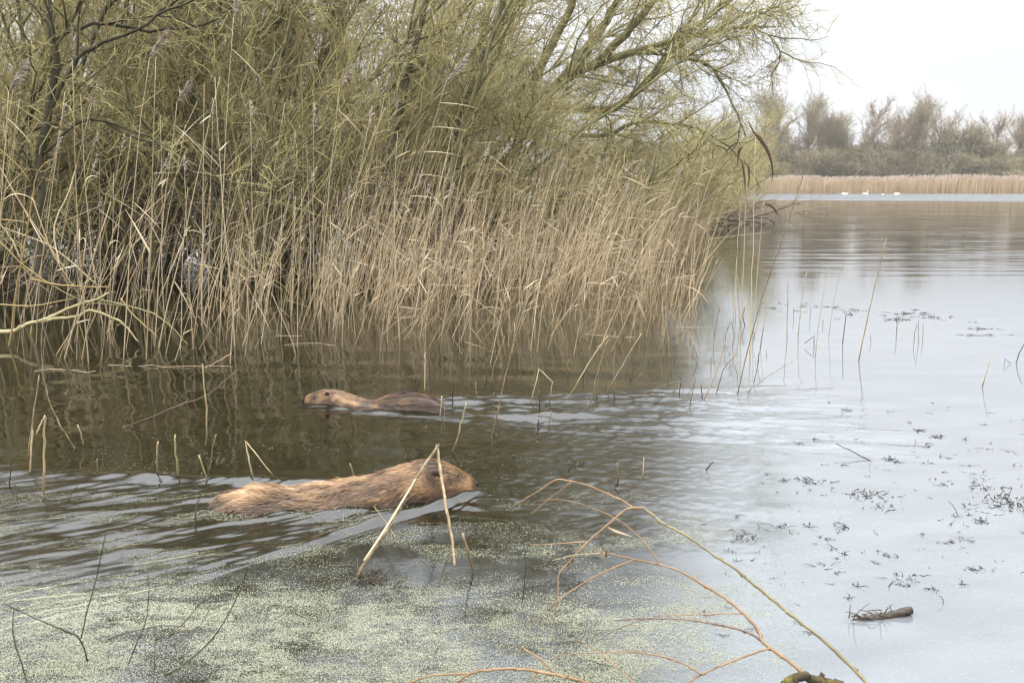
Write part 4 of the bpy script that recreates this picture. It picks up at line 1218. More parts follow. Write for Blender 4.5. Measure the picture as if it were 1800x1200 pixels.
beaver('beaver', 'smaller dark-backed beaver swimming toward the willow thicket, low wet back', N2, H2, k2, t2_, 0.73, 0.78, 55000,
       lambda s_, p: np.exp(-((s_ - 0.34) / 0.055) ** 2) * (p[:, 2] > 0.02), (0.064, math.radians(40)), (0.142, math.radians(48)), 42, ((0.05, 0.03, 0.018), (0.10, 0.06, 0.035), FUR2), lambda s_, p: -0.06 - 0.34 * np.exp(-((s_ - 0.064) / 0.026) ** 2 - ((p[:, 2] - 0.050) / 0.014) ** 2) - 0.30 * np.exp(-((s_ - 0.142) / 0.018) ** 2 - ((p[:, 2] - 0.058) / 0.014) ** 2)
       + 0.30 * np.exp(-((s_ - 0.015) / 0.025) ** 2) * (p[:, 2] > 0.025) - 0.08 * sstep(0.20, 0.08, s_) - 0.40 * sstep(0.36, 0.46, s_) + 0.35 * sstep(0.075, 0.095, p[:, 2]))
# ------------------------------------------------------------------ stems standing in the open water (photo pixels, base first)
R_, S_, W_ = M['old_reed'], M['stub'], M['wet']
STEMS = [
    # the open water on the lake side
    ('standing_reed', 'straight dark reed stem nearest the dense cluster, alone in open water', [(1383, 600), (1384, 550), (1385, 494)], 0.0042, S_),
    ('standing_reed', 'second straight reed stem out from the cluster, slightly taller than the first', [(1403, 592), (1408, 540), (1418, 479)], 0.0045, S_),
    ('standing_reed', 'reed stem with a small brown lump near its bent top', [(1433, 628), (1441, 560), (1457, 470), (1478, 472)], 0.0036, S_),
    ('standing_reed', 'very thin broken reed stem leaning beside the tall straight cane', [(1457, 592), (1468, 515), (1480, 473), (1497, 415)], 0.0026, S_),
    ('standing_reed', 'short dark reed stem with two thin companions behind the tall cane', [(1481, 605), (1484, 580), (1488, 550)], 0.0048, W_),
    ('standing_reed', 'tall thick tan cane standing alone in the open lake', [(1509, 634), (1528, 545), (1559, 418)], 0.0062, M['stub']),
    ('standing_reed', 'longest reed, leaning far out from the cluster against the far trees', [(1297, 690), (1330, 555), (1390, 375), (1435, 240)], 0.0046, M['stub']),
    ('standing_reed', 'thin upright dark reed just behind the longest leaning reed', [(1302, 573), (1297, 500), (1295, 350)], 0.0030, S_),
    ('standing_reed', 'reed stub leaning toward the lake, far out at the right', [(1727, 680), (1735, 650), (1745, 622)], 0.0052, S_),
    ('standing_reed', 'dark reed stub at the right edge of the photo', [(1786, 638), (1792, 620), (1803, 600)], 0.0050, W_),
    ('bent_reed', 'dark thin reed hooked into a sharp triangle beside the lumpy reed', [(1431, 610), (1431, 590), (1414, 604)], 0.0042, W_),
    ('bent_reed', 'small hooked thin reed between the far floating weed and right edge', [(1765, 642), (1766, 629), (1777, 640)], 0.0024, W_),
    ('reed_stub', 'pair-like thin dark stub just beyond the hooked triangle reed', [(1446, 572), (1447, 562)], 0.0035, W_),
    ('reed_stub', 'thin dark stub rising through the far band of floating weed', [(1395, 562), (1395, 541)], 0.003, W_),
    ('reed_stub', 'thin dark stub between the second straight reed and the lumpy reed', [(1424, 560), (1425, 540)], 0.003, W_),
    ('reed_stub', 'crooked dark stub far out beyond the tall cane', [(1575, 590), (1577, 575), (1576, 560)], 0.0042, W_),
    ('reed_stub', 'dark stub leaning over in the farthest group of three', [(1607, 602), (1607, 590), (1612, 570)], 0.0036, W_),
    ('reed_stub', 'straight dark stub in the middle of the farthest group of three', [(1615, 604), (1614, 575), (1615, 562)], 0.003, W_),
    ('reed_stub', 'shortest stub of the farthest group of three, set apart', [(1622, 594), (1623, 568)], 0.003, W_),
    ('reed_stub', 'thin pale stub left of the crooked dark one, far out', [(1531, 602), (1530, 587)], 0.0026, W_),
    # cluster round the longest reed
    ('standing_reed', 'pale straight reed crossing low in front of the cluster', [(1236, 706), (1255, 665), (1277, 597)], 0.0055, M['reed']),
    ('standing_reed', 'dark-footed bent reed leaning low in the cluster', [(1260, 690), (1272, 650), (1293, 625)], 0.0042, S_),
    ('bent_reed', 'reed folded at its top into a narrow dark arch', [(1274, 610), (1276, 585), (1285, 563), (1291, 590), (1287, 610)], 0.0036, W_),
    ('standing_reed', 'upright grey reed rising behind the narrow dark arch', [(1255, 608), (1257, 580), (1266, 537)], 0.0042, S_),
    ('standing_reed', 'curved pale reed stem between the arch and the longest reed', [(1295, 615), (1300, 585), (1297, 540), (1296, 480)], 0.003, R_),
    ('standing_reed', 'dark stem with a withered leaf bundle, right behind the longest reed', [(1310, 572), (1306, 560), (1310, 538)], 0.007, M['brown_leaf']),
    ('standing_reed', 'thin reed leaning lakeward just right of the longest reed', [(1322, 605), (1333, 560), (1348, 500)], 0.0028, R_),
    ('standing_reed', 'short tan reed with frayed top right of the longest reed', [(1336, 612), (1341, 580), (1349, 543)], 0.0034, S_),
    ('standing_reed', 'thin dark reed with a brown knot right of the longest reed', [(1331, 640), (1337, 610), (1342, 577)], 0.0028, W_),
    ('reed_stub', 'short dark stub between the cluster and the first straight reed', [(1347, 628), (1347, 614)], 0.0036, W_),
    ('bent_reed', 'thin reed leaning flat over the water below the straight reeds', [(1313, 688), (1350, 661), (1394, 634)], 0.0028, S_),
    ('standing_reed', 'dark stem under the flat-leaning reed, standing upright', [(1325, 672), (1331, 645), (1335, 620)], 0.003, W_),
    ('reed_stub', 'short stub at the near side of the cluster, tan topped', [(1212, 716), (1217, 690), (1221, 665)], 0.0042, S_),
    ('reed_stub', 'short dark stub just right of the tan-topped one', [(1235, 702), (1233, 688), (1232, 676)], 0.0042, W_),
    ('reed_stub', 'dark stub under the end of the low pale straw', [(1194, 690), (1197, 672), (1193, 658)], 0.0042, W_),
    ('standing_reed', 'pale straw lying low just left of the tan-topped stub', [(1133, 692), (1170, 676), (1222, 664)], 0.0034, R_),
    ('standing_reed', 'dark twig-like reed arching low over bright ripples', [(1150, 712), (1165, 698), (1193, 682)], 0.003, W_),
    # in front of the dense bed
    ('standing_reed', 'long pale reed leaning steeply over bright ripples in mid water', [(1000, 697), (1040, 630), (1068, 590)], 0.0045, R_),
    ('standing_reed', 'pale leaning reed standing next to a dark upright stem in mid water', [(1037, 714), (1055, 640), (1080, 563), (1110, 480)], 0.0045, R_),
    ('standing_reed', 'pale slanting reed standing right of the dark upright stem in mid water', [(1063, 694), (1095, 640), (1128, 586)], 0.0045, R_),
    ('standing_reed', 'dark upright stem between two pale leaning reeds in mid water', [(1080, 694), (1079, 640), (1082, 583)], 0.0042, S_),
    ('standing_reed', 'straight dark stem before the dense bed with nothing beside it', [(1025, 645), (1026, 580), (1022, 517)], 0.0036, S_),
    ('bent_reed', 'tan reed folded into a tent shape over bright ripples', [(933, 708), (948, 648), (971, 671), (966, 709)], 0.0042, R_),
    ('standing_reed', 'curved dark twig drooping into ripples right of the tent-shaped reed', [(988, 690), (993, 678), (967, 637), (907, 607)], 0.0036, W_),
    ('standing_reed', 'long tan reed leaning in front of the smaller beaver\'s wake', [(866, 760), (885, 680), (903, 603)], 0.0052, R_),
    ('standing_reed', 'pale arching reed curving down into water before the dense bed', [(887, 625), (878, 570), (846, 535), (808, 512)], 0.0048, R_),
    ('standing_reed', 'pale leaning straw crossing the foot of the arching reed', [(875, 545), (900, 520), (923, 500)], 0.004, R_),
    ('standing_reed', 'pale short straw tilted up before the bed\'s lake end', [(1115, 532), (1125, 512), (1138, 491)], 0.0042, R_),
    ('standing_reed', 'long low straw lying slanted across the bed\'s front', [(1052, 516), (1080, 500), (1113, 480)], 0.0038, R_),
    ('standing_reed', 'forked tan straw left of the long leaning one in mid water', [(862, 672), (870, 640), (888, 590)], 0.004, R_),
    ('standing_reed', 'thin dark crooked twig left of the forked tan straw', [(856, 668), (846, 640), (825, 620), (800, 610)], 0.003, W_),
    ('reed_stub', 'pale flat-topped straw standing right behind the smaller beaver\'s rump', [(747, 684), (747, 655), (747, 619)], 0.0048, M['leaf']),
    ('reed_stub', 'dark straight stub right of the pale straw behind the smaller beaver', [(757, 684), (755, 650), (752, 620)], 0.0045, W_),
    ('reed_stub', 'thin stub left of the pale straw behind the smaller beaver', [(732, 664), (726, 640), (722, 620)], 0.0036, S_),
    ('standing_reed', 'brown reed standing behind the low back of the smaller beaver', [(667, 642), (671, 590), (677, 543)], 0.0050, S_),
    ('reed_stub', 'thin upright stub above the rump of the smaller beaver', [(708, 684), (709, 655)], 0.003, S_),
    ('reed_stub', 'paired dark stub behind the smaller beaver\'s head, left one', [(582, 672), (582, 660)], 0.004, W_),
    ('reed_stub', 'paired dark stub behind the smaller beaver\'s head, right one', [(591, 674), (591, 664)], 0.004, W_),
    ('reed_stub', 'pale thin stub standing in ripples right of the smaller beaver', [(791, 672), (792, 635)], 0.003, S_),
    ('reed_stub', 'leaning dark stub with a green tip behind the smaller beaver\'s wake', [(795, 704), (796, 690), (798, 672)], 0.0045, W_),
    ('reed_stub', 'thin stub in the wake between the green-tipped stub and long tan reed', [(837, 698), (836, 672)], 0.0038, S_),
    ('reed_stub', 'blunt dark stub just right of the wake\'s thin stub', [(867, 708), (868, 690)], 0.0055, W_),
    ('reed_stub', 'pair of blunt dark stubs in the wake, the taller', [(948, 722), (949, 705), (948, 687)], 0.0048, W_),
    ('reed_stub', 'pair of blunt dark stubs in the wake, the shorter', [(956, 724), (956, 705)], 0.0055, W_),
    ('reed_stub', 'dark stub alone in the ripples nearer than the stub pair', [(945, 752), (947, 737)], 0.0055, W_),
    ('reed_stub', 'tan leaning straw in the ripples nearer than the stub pair', [(964, 745), (970, 722)], 0.0045, R_),
    ('reed_stub', 'flat tan straw stub at the smaller beaver\'s tail', [(774, 729), (775, 712), (777, 696)], 0.0055, M['leaf']),
    ('reed_stub', 'dark bent stub just behind the flat straw at the smaller beaver\'s tail', [(780, 742), (781, 725), (787, 710)], 0.0045, W_),
    ('reed_stub', 'slanting tan reed with dark foot between the two beavers', [(796, 795), (806, 760), (820, 706)], 0.0055, S_),
    ('reed_stub', 'slim dark upright stub behind the larger beaver\'s nose', [(865, 790), (864, 765)], 0.0045, W_),
    ('reed_stub', 'dark-tipped tan stub in ripples beyond the orange willow shoots', [(1087, 843), (1086, 828), (1085, 814)], 0.0062, S_),
    ('reed_stub', 'slimmer greenish stub right of the dark-tipped tan stub', [(1130, 836), (1131, 820), (1132, 804)], 0.0052, S_),
    ('bent_reed', 'small dark hooked twig in ripples near the calm water edge', [(1242, 826), (1247, 818), (1254, 811)], 0.0042, W_),
    # round the larger beaver
    ('reed_stub', 'dark wet stub in front of the larger beaver\'s tail end', [(342, 926), (344, 900), (349, 876)], 0.0058, W_),
    ('twig', 'small dark twig lying against the larger beaver\'s rump', [(358, 872), (350, 860), (338, 847)], 0.0030, W_),
    ('reed_stub', 'thick short stub behind the larger beaver\'s back', [(622, 836), (615, 814)], 0.0075, S_),
    ('twig', 'thin pale stick slanting into the larger beaver\'s bow wave', [(694, 942), (676, 915), (657, 891)], 0.0036, M['leaf']),
    ('reed_stub', 'short leaning stub right of the folded reed\'s straight leg', [(832, 1005), (823, 972), (813, 938)], 0.0065, S_),
    ('twig', 'thin dark wiry stem arching up right of the larger beaver', [(918, 1060), (923, 1017), (923, 970), (914, 925), (900, 888), (878, 850)], 0.0026, W_),
    ('twig', 'tiny upright twig in the speckled water past the folded reed', [(853, 955), (851, 932)], 0.0022, W_),
    ('bent_reed', 'reed snapped into an inverted V behind the larger beaver', [(445, 842), (438, 810), (431, 775), (450, 797), (483, 840)], 0.0052, R_),
    ('green_shoot', 'green blade shoot standing left of the larger beaver', [(312, 837), (309, 800), (308, 764)], 0.0062, M['green']),
    ('green_shoot', 'leaning tan-green blade between the green shoot and larger beaver', [(366, 846), (358, 825), (350, 800)], 0.0055, M['green']),
    ('green_shoot', 'curling thin green blade closest to the larger beaver\'s rump', [(370, 826), (372, 795), (380, 763)], 0.0042, M['green']),
    ('reed_stub', 'sturdy tan stub left of the green blade shoot', [(275, 836), (276, 805), (277, 776)], 0.0066, S_),
    ('reed_stub', 'tiny tan stub in the water left of the sturdy tan one', [(171, 830), (171, 806)], 0.0045, S_),
    ('standing_reed', 'cracked tan reed with curled leaf in the dark water', [(362, 783), (363, 720), (356, 640)], 0.0062, R_),
    # left side
    ('bent_reed', 'kinked tan reed with dog-leg top near the left shore', [(76, 868), (77, 800), (78, 752), (80, 730), (70, 748), (64, 765)], 0.0068, R_),
    ('reed_stub', 'straight tan stub left of the kinked tan reed', [(53, 830), (55, 790), (57, 754)], 0.0066, R_),
    ('standing_reed', 'tan reed standing left behind the kinked reed', [(50, 800), (57, 745), (68, 660)], 0.0060, R_),
    ('standing_reed', 'tan reed leaning from kinked reed toward the dark water', [(131, 787), (105, 745), (85, 700), (74, 640), (75, 560)], 0.0056, R_),
    ('reed_stub', 'short snapped reed stub right of the leaning tan reed', [(146, 780), (142, 762), (136, 746)], 0.0058, R_),
    ('twig', 'thin black twig rising at the left edge of the dark water', [(17, 850), (21, 780), (25, 700), (27, 640)], 0.0036, W_),
    ('twig', 'dark forked twig foot beside the thin black twig', [(30, 880), (26, 850), (15, 835)], 0.0036, W_),
    ('twig', 'fine dark twig sloping in the bright ripples left of the larger beaver', [(121, 875), (138, 850), (158, 825)], 0.0022, W_),
    ('standing_reed', 'long bleached straw lying sloped in dark water behind the cracked reed', [(222, 750), (315, 712), (362, 695), (417, 650)], 0.0034, M['brush']),
    ('standing_reed', 'pale cut straw jutting up beside the cracked tan reed', [(362, 646), (385, 634), (407, 621)], 0.0042, M['leaf']),
    ('twig', 'dark arching twig left of the smaller beaver\'s nose', [(433, 628), (440, 608), (483, 590), (530, 578)], 0.0036, W_),
    ('twig', 'dark drooping twig before the smaller beaver\'s nose', [(505, 678), (520, 668), (550, 652), (580, 640)], 0.0030, W_),
    ('twig', 'dark wispy twig standing among reflections left of the smaller beaver', [(455, 685), (470, 660), (480, 640), (478, 610)], 0.0032, W_),
    ('twig', 'dark branching twig near the pale cut straw', [(405, 640), (420, 625), (440, 600), (462, 580)], 0.0034, W_),
]
LEAN_OVER = {'bent_reed'}
for nm, lab, pxs, r, mt in STEMS:
    cat = {'standing_reed': 'reed', 'bent_reed': 'reed', 'reed_stub': 'reed stub', 'twig': 'twig', 'green_shoot': 'water plant'}[nm]
    grp = {'standing_reed': 'reed stems in open water', 'reed_stub': 'reed stubs in the water'}.get(nm)
    stem_thing(nm, lab, cat, pxs, r, mt, grp, dy=rng.normal(0, 0.03), taper=0.72 if nm != 'twig' else 0.4, sharp=nm == 'bent_reed')

# many more nondescript dark stubs, as the photograph scatters them before the bed
rg = np.random.default_rng(88)
for i in range(115):
    px = rg.uniform(430, 1330); py = rg.uniform(560, 700)
    if px < 800 and py > 665: continue
    if 480 < px < 800 and py > 640: continue
    h_ = rg.uniform(8, 40); lx = rg.normal(2, 9)
    dk_ = rg.random() < 0.5; wh_ = next(t for l_, t in [(620, 'in the water before the dark willow stems'), (860, 'in the water below the mauve plumed reed'), (1090, 'before the middle of the dense bed'), (9999, 'by the lakeward end of the dense bed')] if px < l_)
    stem_thing('reed_stub', '%s %s dead stub %s %s' % ('short' if h_ < 18 else 'mid-height' if h_ < 29 else 'tall', 'tan' if dk_ else 'dark', 'leaning lakeward' if lx > 6 else 'leaning shoreward' if lx < -3 else 'standing upright', wh_), 'reed stub', [(px, py), (px + lx * 0.4 + rg.normal(0, 2), py - h_ * 0.5), (px + lx, py - h_)],
               rg.uniform(0.002, 0.0038), S_ if dk_ else W_, 'scattered dead stubs before the bed')

# folded thick reed in front of the larger beaver ------------------------------
g_ = G(617, 1024)
fo = empty('folded_reed', g_, 'thick tan reed folded into an inverted V before the larger beaver', 'reed')
YA = 3.18
leg = [g_ - np.array([0, 0, 0.03]), P(637, 995, 2.72), P(677, 938, 2.84), P(730, 843, 3.05), P(770, 783, YA)]
st = Strands(); q = np.vstack([smooth_poly(leg, 44, 0.0006), [P(772, 781, YA)]]); nd_ = np.arange(45) % 9 == 4
rad_ = 0.0050 * (1 + 0.26 * nd_ + 0.07 * rng.normal(size=45)); rad_[-1] = 0.004
st.tube(q, rad_, np.clip(0.45 + 0.22 * np.sin(np.arange(45) * 0.9) + 0.15 * rng.normal(size=45) - 0.5 * nd_ - 0.4 * np.exp(-np.arange(45) / 3.0), 0, 1), 8)
for i in range(7):
    a = rng.integers(3, 34); st.ribbon(q[a:a + 6] + np.array([rng.normal(0, 0.003), -0.004, 0.002]) + np.outer(np.linspace(0, 1, 6) ** 2, rng.normal(0, 0.010, 3)), [0.003, 0.005, 0.005, 0.004, 0.003, 0.001], (1, 0, 0.3), rng.random()); kid('upper_stem', st.mesh('upper_stem', M['old_reed'], g_), fo)
st = Strands(); q2 = smooth_poly([P(768, 782, YA + 0.004), P(776, 838, 3.12), P(786, 900, 3.02), P(796, 960, 2.93), G(799, 994)], 20, 0.0008)
st.tube(q2, np.linspace(0.0050, 0.0040, 20) * (1 + 0.14 * np.exp(-((np.arange(20) % 6) - 3.0) ** 2)), np.linspace(0.7, 0.15, 20), 8); kid('lower_stem', st.mesh('lower_stem', M['stub'], g_), fo)
st = Strands(); st.ribbon(smooth_poly([P(732, 841, 3.05), P(714, 862, 2.99), P(693, 885, 2.93)], 6), [0.012, 0.011, 0.010, 0.009, 0.007, 0.003], (0.7, 0.1, 0.7), 0.6)
st.tube(smooth_poly([P(730, 843, 3.045), P(680, 925, 2.84), P(640, 985, 2.72)], 6), 0.0035, 0.4, 5)
kid('leaf_sheath', st.mesh('leaf_sheath', M['leaf'], g_), fo)
st = Strands()
for i in range(170):
    a = rng.uniform(0, 6.28); rr_ = abs(rng.normal(0, 0.045))
    p = g_ + np.array([0.05 + 1.2 * rr_ * math.cos(a), 0.02 + rr_ * math.sin(a), 0.0])
    st.tube(leaf_pts(p, (rng.normal(0, 0.8), rng.normal(0, 0.6), abs(rng.normal(0.6, 0.4))), rng.uniform(0.02, 0.07), 0.4, 5), np.linspace(0.0016, 0.0006, 5), rng.random(), 3)
o = link('root_tuft', st.mesh('root_tuft', M['wet'], g_), None, g_)
tag(o, 'dark matted root tuft at the foot of the folded reed', 'plant debris', kind='stuff')


# ------------------------------------------------------------------ arching branches at the left, over the water
def branch_thing(name, label, cat, limbs, mats, group=None, buds=0.0):
    """limbs: (part name, pxs, r0, r1, Y0, Y1, material)"""
    org = None; root = None
    for pn, pxs, r0, r1, Ya, Yb, mt in limbs:
        pts = [P(a, b_, Ya + (Yb - Ya) * i / (len(pxs) - 1)) for i, (a, b_) in enumerate(pxs)]
        n_ = max(10, 5 * len(pxs)); q = smooth_poly(pts, n_, r1 * 0.22)
        if root is None:
            org = pts[0].copy(); root = empty(name, org, label, cat, group)
        st = Strands()
        rad = 0.72 * np.linspace(r0, r1, n_) * (1 + 0.07 * rng.normal(0, 1, n_).clip(-1.5, 1.5))
        st.tube(q, rad, np.clip(rng.normal(0.5, 0.12), 0, 1), 7)
        if buds:
            L = np.linalg.norm(np.diff(q, axis=0), axis=1).sum()
            for i in range(int(L / buds)):
                f = rng.uniform(0.05, 0.98) * (n_ - 1); a_ = int(min(f, n_ - 2)); w = f - a_
                p = q[a_] * (1 - w) + q[a_ + 1] * w; t = unit(q[a_ + 1] - q[a_]); rr_ = rad[a_]
                sd_ = unit(np.cross(t, rng.normal(size=3)))
                st.tube([p + sd_ * rr_ * 0.5, p + sd_ * rr_ * 1.25 + t * 0.003, p + sd_ * rr_ * 1.35 + t * 0.009], [rr_ * 0.75, rr_ * 0.6, rr_ * 0.12], rng.uniform(0.1, 0.5), 5)
        kid(pn, st.mesh(pn, mt, org), root)
    return root


YB = 7.0
branch_thing('willow_branch', 'pale bare branch arching low over the water at the left edge', 'branch', [
    ('main_limb', [(-60, 582), (0, 583), (25, 582), (47, 570), (77, 563), (100, 552), (133, 537), (167, 527), (192, 514)], 0.030, 0.010, YB, YB, M['pale']),
    ('side_limb', [(72, 566), (100, 560), (133, 557), (160, 546), (193, 557), (217, 570), (243, 601)], 0.019, 0.009, YB, YB - 0.1, M['pale']),
    ('side_limb', [(170, 526), (217, 536), (267, 550), (287, 563), (307, 580), (333, 609)], 0.011, 0.005, YB, YB - 0.05, M['bark']),
    ('side_twig', [(212, 524), (233, 552), (277, 592)], 0.008, 0.006, YB - 0.1, YB - 0.1, M['yellow']),
    ('side_twig', [(135, 556), (143, 580), (150, 605)], 0.007, 0.004, YB, YB, M['pale']),
    ('side_twig', [(130, 537), (170, 533), (230, 540)], 0.006, 0.003, YB, YB, M['pale'])], None)
branch_thing('willow_shoots', 'spray of yellow willow shoots crossing above the pale arching branch', 'branch', [
    ('shoot', [(10, 640), (20, 583), (27, 517), (43, 433), (57, 350), (65, 305), (88, 280)], 0.012, 0.005, 6.9, 6.9, M['yellow']),
    ('shoot', [(52, 320), (30, 290), (-10, 255)], 0.008, 0.006, 6.9, 6.8, M['yellow']),
    ('shoot', [(56, 345), (75, 400), (95, 450), (140, 520)], 0.007, 0.004, 6.9, 6.8, M['yellow']),
    ('shoot', [(-20, 415), (0, 425), (40, 465), (90, 500), (135, 525)], 0.009, 0.005, 6.8, 6.8, M['yellow']),
    ('shoot', [(55, 490), (100, 500), (150, 504), (190, 504)], 0.009, 0.006, 6.8, 6.8, M['yellow']),
    ('shoot', [(0, 535), (60, 537), (130, 524)], 0.007, 0.004, 6.8, 6.8, M['yellow']),
    ('shoot', [(-10, 385), (40, 390), (50, 397)], 0.007, 0.004, 6.8, 6.8, M['yellow']),
    ('shoot', [(20, 480), (52, 455), (78, 448)], 0.007, 0.004, 6.8, 6.8, M['yellow']),
    ('shoot', [(35, 455), (20, 420), (-20, 370)], 0.010, 0.006, 6.8, 6.8, M['pale']),
    ('shoot', [(60, 497), (40, 470), (0, 470)], 0.006, 0.004, 6.8, 6.8, M['yellow'])], None)
for pxs, lab in [([(120, 480), (60, 395), (0, 295), (-20, 260)], 'thick pale cane sloping up out of the left edge'),
                 ([(170, 500), (100, 440), (60, 420), (5, 400)], 'low pale cane lying across the left reeds'),
                 ([(145, 470), (150, 420), (125, 440), (95, 520)], 'snapped reed with torn tip standing over the arching branch'),
                 ([(105, 470), (95, 400), (120, 340), (135, 290)], 'curving pale cane rising among the left reeds')]:
    stem_thing('reed_cane', lab, 'reed', pxs, 0.009, M['reed'], 'pale canes of the left fringe', Y=7.6, dy=0.2, taper=0.6)

# ------------------------------------------------------------------ willow branch reaching in from the near shore
O_, L_, U_ = M['orange'], M['olive'], M['purple']
branch_thing('willow_branch', 'budding orange willow branch reaching from the near shore over pale water', 'branch', [
    ('limb', [(1500, 1215), (1440, 1196), (1415, 1190), (1392, 1192), (1375, 1203)], 0.013, 0.012, 1.86, 1.86, M['moss']),
    ('shoot', [(1545, 1225), (1523, 1200), (1492, 1167), (1444, 1121), (1387, 1077), (1346, 1044), (1296, 1002), (1254, 975), (1200, 937), (1163, 917), (1132, 892)], 0.0056, 0.0036, 1.86, 2.3, L_),
    ('shoot', [(1132, 892), (1120, 892), (1100, 895), (1080, 912), (1033, 952), (1000, 987), (982, 1010), (981, 1040), (975, 1087), (972, 1122)], 0.0036, 0.0013, 2.30, 2.20, O_),
    ('shoot', [(1112, 892), (1095, 880), (1077, 872), (1033, 853), (1000, 845), (977, 843), (947, 862), (897, 892)], 0.0034, 0.0011, 2.30, 2.36, O_),
    ('shoot', [(1003, 848), (985, 862), (967, 875), (933, 903)], 0.0020, 0.0010, 2.33, 2.36, O_),
    ('shoot', [(1033, 952), (1010, 953), (983, 955), (933, 958)], 0.0022, 0.0012, 2.27, 2.24, O_),
    ('shoot', [(1417, 1187), (1379, 1156), (1342, 1129), (1333, 1108), (1308, 1079), (1275, 1052), (1242, 1031), (1200, 1006), (1160, 992), (1117, 983), (1073, 973), (1058, 970)], 0.0056, 0.0018, 1.87, 2.22, O_),
    ('shoot', [(1160, 992), (1143, 967), (1120, 940), (1080, 910), (1027, 888), (983, 878), (948, 880)], 0.0026, 0.0012, 2.15, 2.3, O_),
    ('shoot', [(1117, 983), (1073, 1000), (1033, 1020), (983, 1052), (947, 1083), (923, 1107)], 0.0030, 0.0009, 2.18, 2.2, O_),
    ('shoot', [(1058, 972), (1010, 975), (970, 985)], 0.0016, 0.0008, 2.22, 2.24, M['leaf']),
    ('shoot', [(1340, 1127), (1320, 1114), (1292, 1104), (1242, 1094), (1200, 1088), (1133, 1087), (1083, 1090)], 0.0034, 0.0016, 1.95, 2.1, U_),
    ('shoot', [(1135, 1087), (1093, 1102), (1063, 1117), (1042, 1133)], 0.0018, 0.0010, 2.07, 2.1, U_),
    ('shoot', [(1304, 1078), (1270, 1078), (1200, 1080), (1150, 1083)], 0.0022, 0.0012, 2.0, 2.1, O_),
    ('shoot', [(1354, 1138), (1312, 1152), (1269, 1169), (1233, 1185), (1205, 1203)], 0.0034, 0.0022, 1.92, 1.9, O_),
    ('shoot', [(1233, 1185), (1200, 1165), (1150, 1150), (1100, 1145), (1050, 1147), (1010, 1148), (967, 1158)], 0.0026, 0.0009, 1.9, 2.02, O_),
    ('shoot', [(1120, 1205), (1093, 1180), (1067, 1157), (1033, 1133), (1005, 1121)], 0.0024, 0.0010, 1.88, 2.0, O_)], None, buds=0.035)
branch_thing('willow_twig', 'orange willow twig lying along the very bottom edge over duckweed', 'branch', [
    ('shoot', [(1060, 1215), (1033, 1200), (983, 1187), (947, 1180), (900, 1175), (867, 1177), (827, 1183), (807, 1197), (795, 1210)], 0.0050, 0.0030, 1.86, 1.9, O_),
    ('shoot', [(827, 1183), (767, 1186), (740, 1192), (705, 1204)], 0.0032, 0.0020, 1.9, 1.88, O_),
    ('shoot', [(975, 1184), (950, 1158), (930, 1146), (916, 1136)], 0.0026, 0.0022, 1.9, 1.93, O_),
    ('shoot', [(945, 1181), (935, 1194), (925, 1212)], 0.0026, 0.0022, 1.88, 1.86, O_)], None, buds=0.035)
# dead leaf caught on the shoots
g_ = P(1060, 970, 2.2)
st = Strands()
for i in range(9):
    st.ribbon(leaf_pts(g_ + rng.normal(0, 0.003, 3), rng.normal(0, 1, 3) + np.array([0, 0, -0.2]), rng.uniform(0.012, 0.024), 0.6, 5), [0.004, 0.008, 0.009, 0.006, 0.001], rng.normal(size=3), 0.2 + 0.3 * rng.random())
tag(link('withered_leaf', st.mesh('withered_leaf', M['brown_leaf'], g_), None, g_), 'withered dark leaf snagged on the orange willow shoots', 'leaf')
g_ = P(1070, 930, 2.27); st = Strands()
st.ribbon(smooth_poly([P(1068, 926, 2.27), P(1085, 934, 2.27), P(1110, 942, 2.27)], 6), [0.002, 0.005, 0.006, 0.005, 0.003, 0.001], (0.1, 0.6, 0.9), 0.15)
tag(link('pale_leaf', st.mesh('pale_leaf', M['leaf'], g_), None, g_), 'pale dry leaf blade caught on the willow shoot by the fork', 'leaf')

# fine dark twigs standing in the duckweed at the near shore -------------------
D_ = M['dark_bark']
branch_thing('bramble_twig', 'dark forked twig rising from duckweed at the near left shore', 'twig', [
    ('stem', [(156, 1175), (148, 1140), (135, 1115)], 0.0032, 0.0022, 2.2, 2.16, M['wet']),
    ('side_twig', [(137, 1118), (100, 1102), (60, 1085), (25, 1069), (8, 1060)], 0.0026, 0.0012, 2.16, 2.0, D_),
    ('side_twig', [(143, 1120), (154, 1070), (167, 1025), (178, 975), (187, 933)], 0.0024, 0.0011, 2.16, 1.95, D_),
    ('side_twig', [(156, 1167), (185, 1165), (208, 1165), (228, 1180)], 0.0024, 0.0014, 2.2, 2.18, M['wet']),
    ('side_twig', [(222, 1176), (240, 1130), (256, 1092), (262, 1040), (260, 1008)], 0.0022, 0.0010, 2.18, 1.95, D_)], None, buds=0.05)
branch_thing('bramble_twig', 'thin bare stem at the lower left edge, single and curved', 'twig', [
    ('stem', [(52, 1215), (38, 1165), (27, 1133), (22, 1100), (25, 1071)], 0.0026, 0.0014, 2.0, 1.9, D_)], None, buds=0.06)
branch_thing('bramble_twig', 'long dark twig sweeping up from a mossy foot in the duckweed', 'twig', [
    ('stem', [(271, 1188), (290, 1184), (312, 1175), (340, 1153), (367, 1129), (392, 1095), (410, 1062), (425, 1030), (437, 996)], 0.0032, 0.0012, 2.15, 1.95, D_),
    ('side_twig', [(271, 1186), (272, 1150), (273, 1112), (268, 1090), (258, 1071)], 0.0020, 0.0008, 2.15, 2.08, D_),
    ('mossy_foot', [(271, 1215), (270, 1196), (271, 1180)], 0.006, 0.004, 2.12, 2.15, M['moss'])], None, buds=0.05)
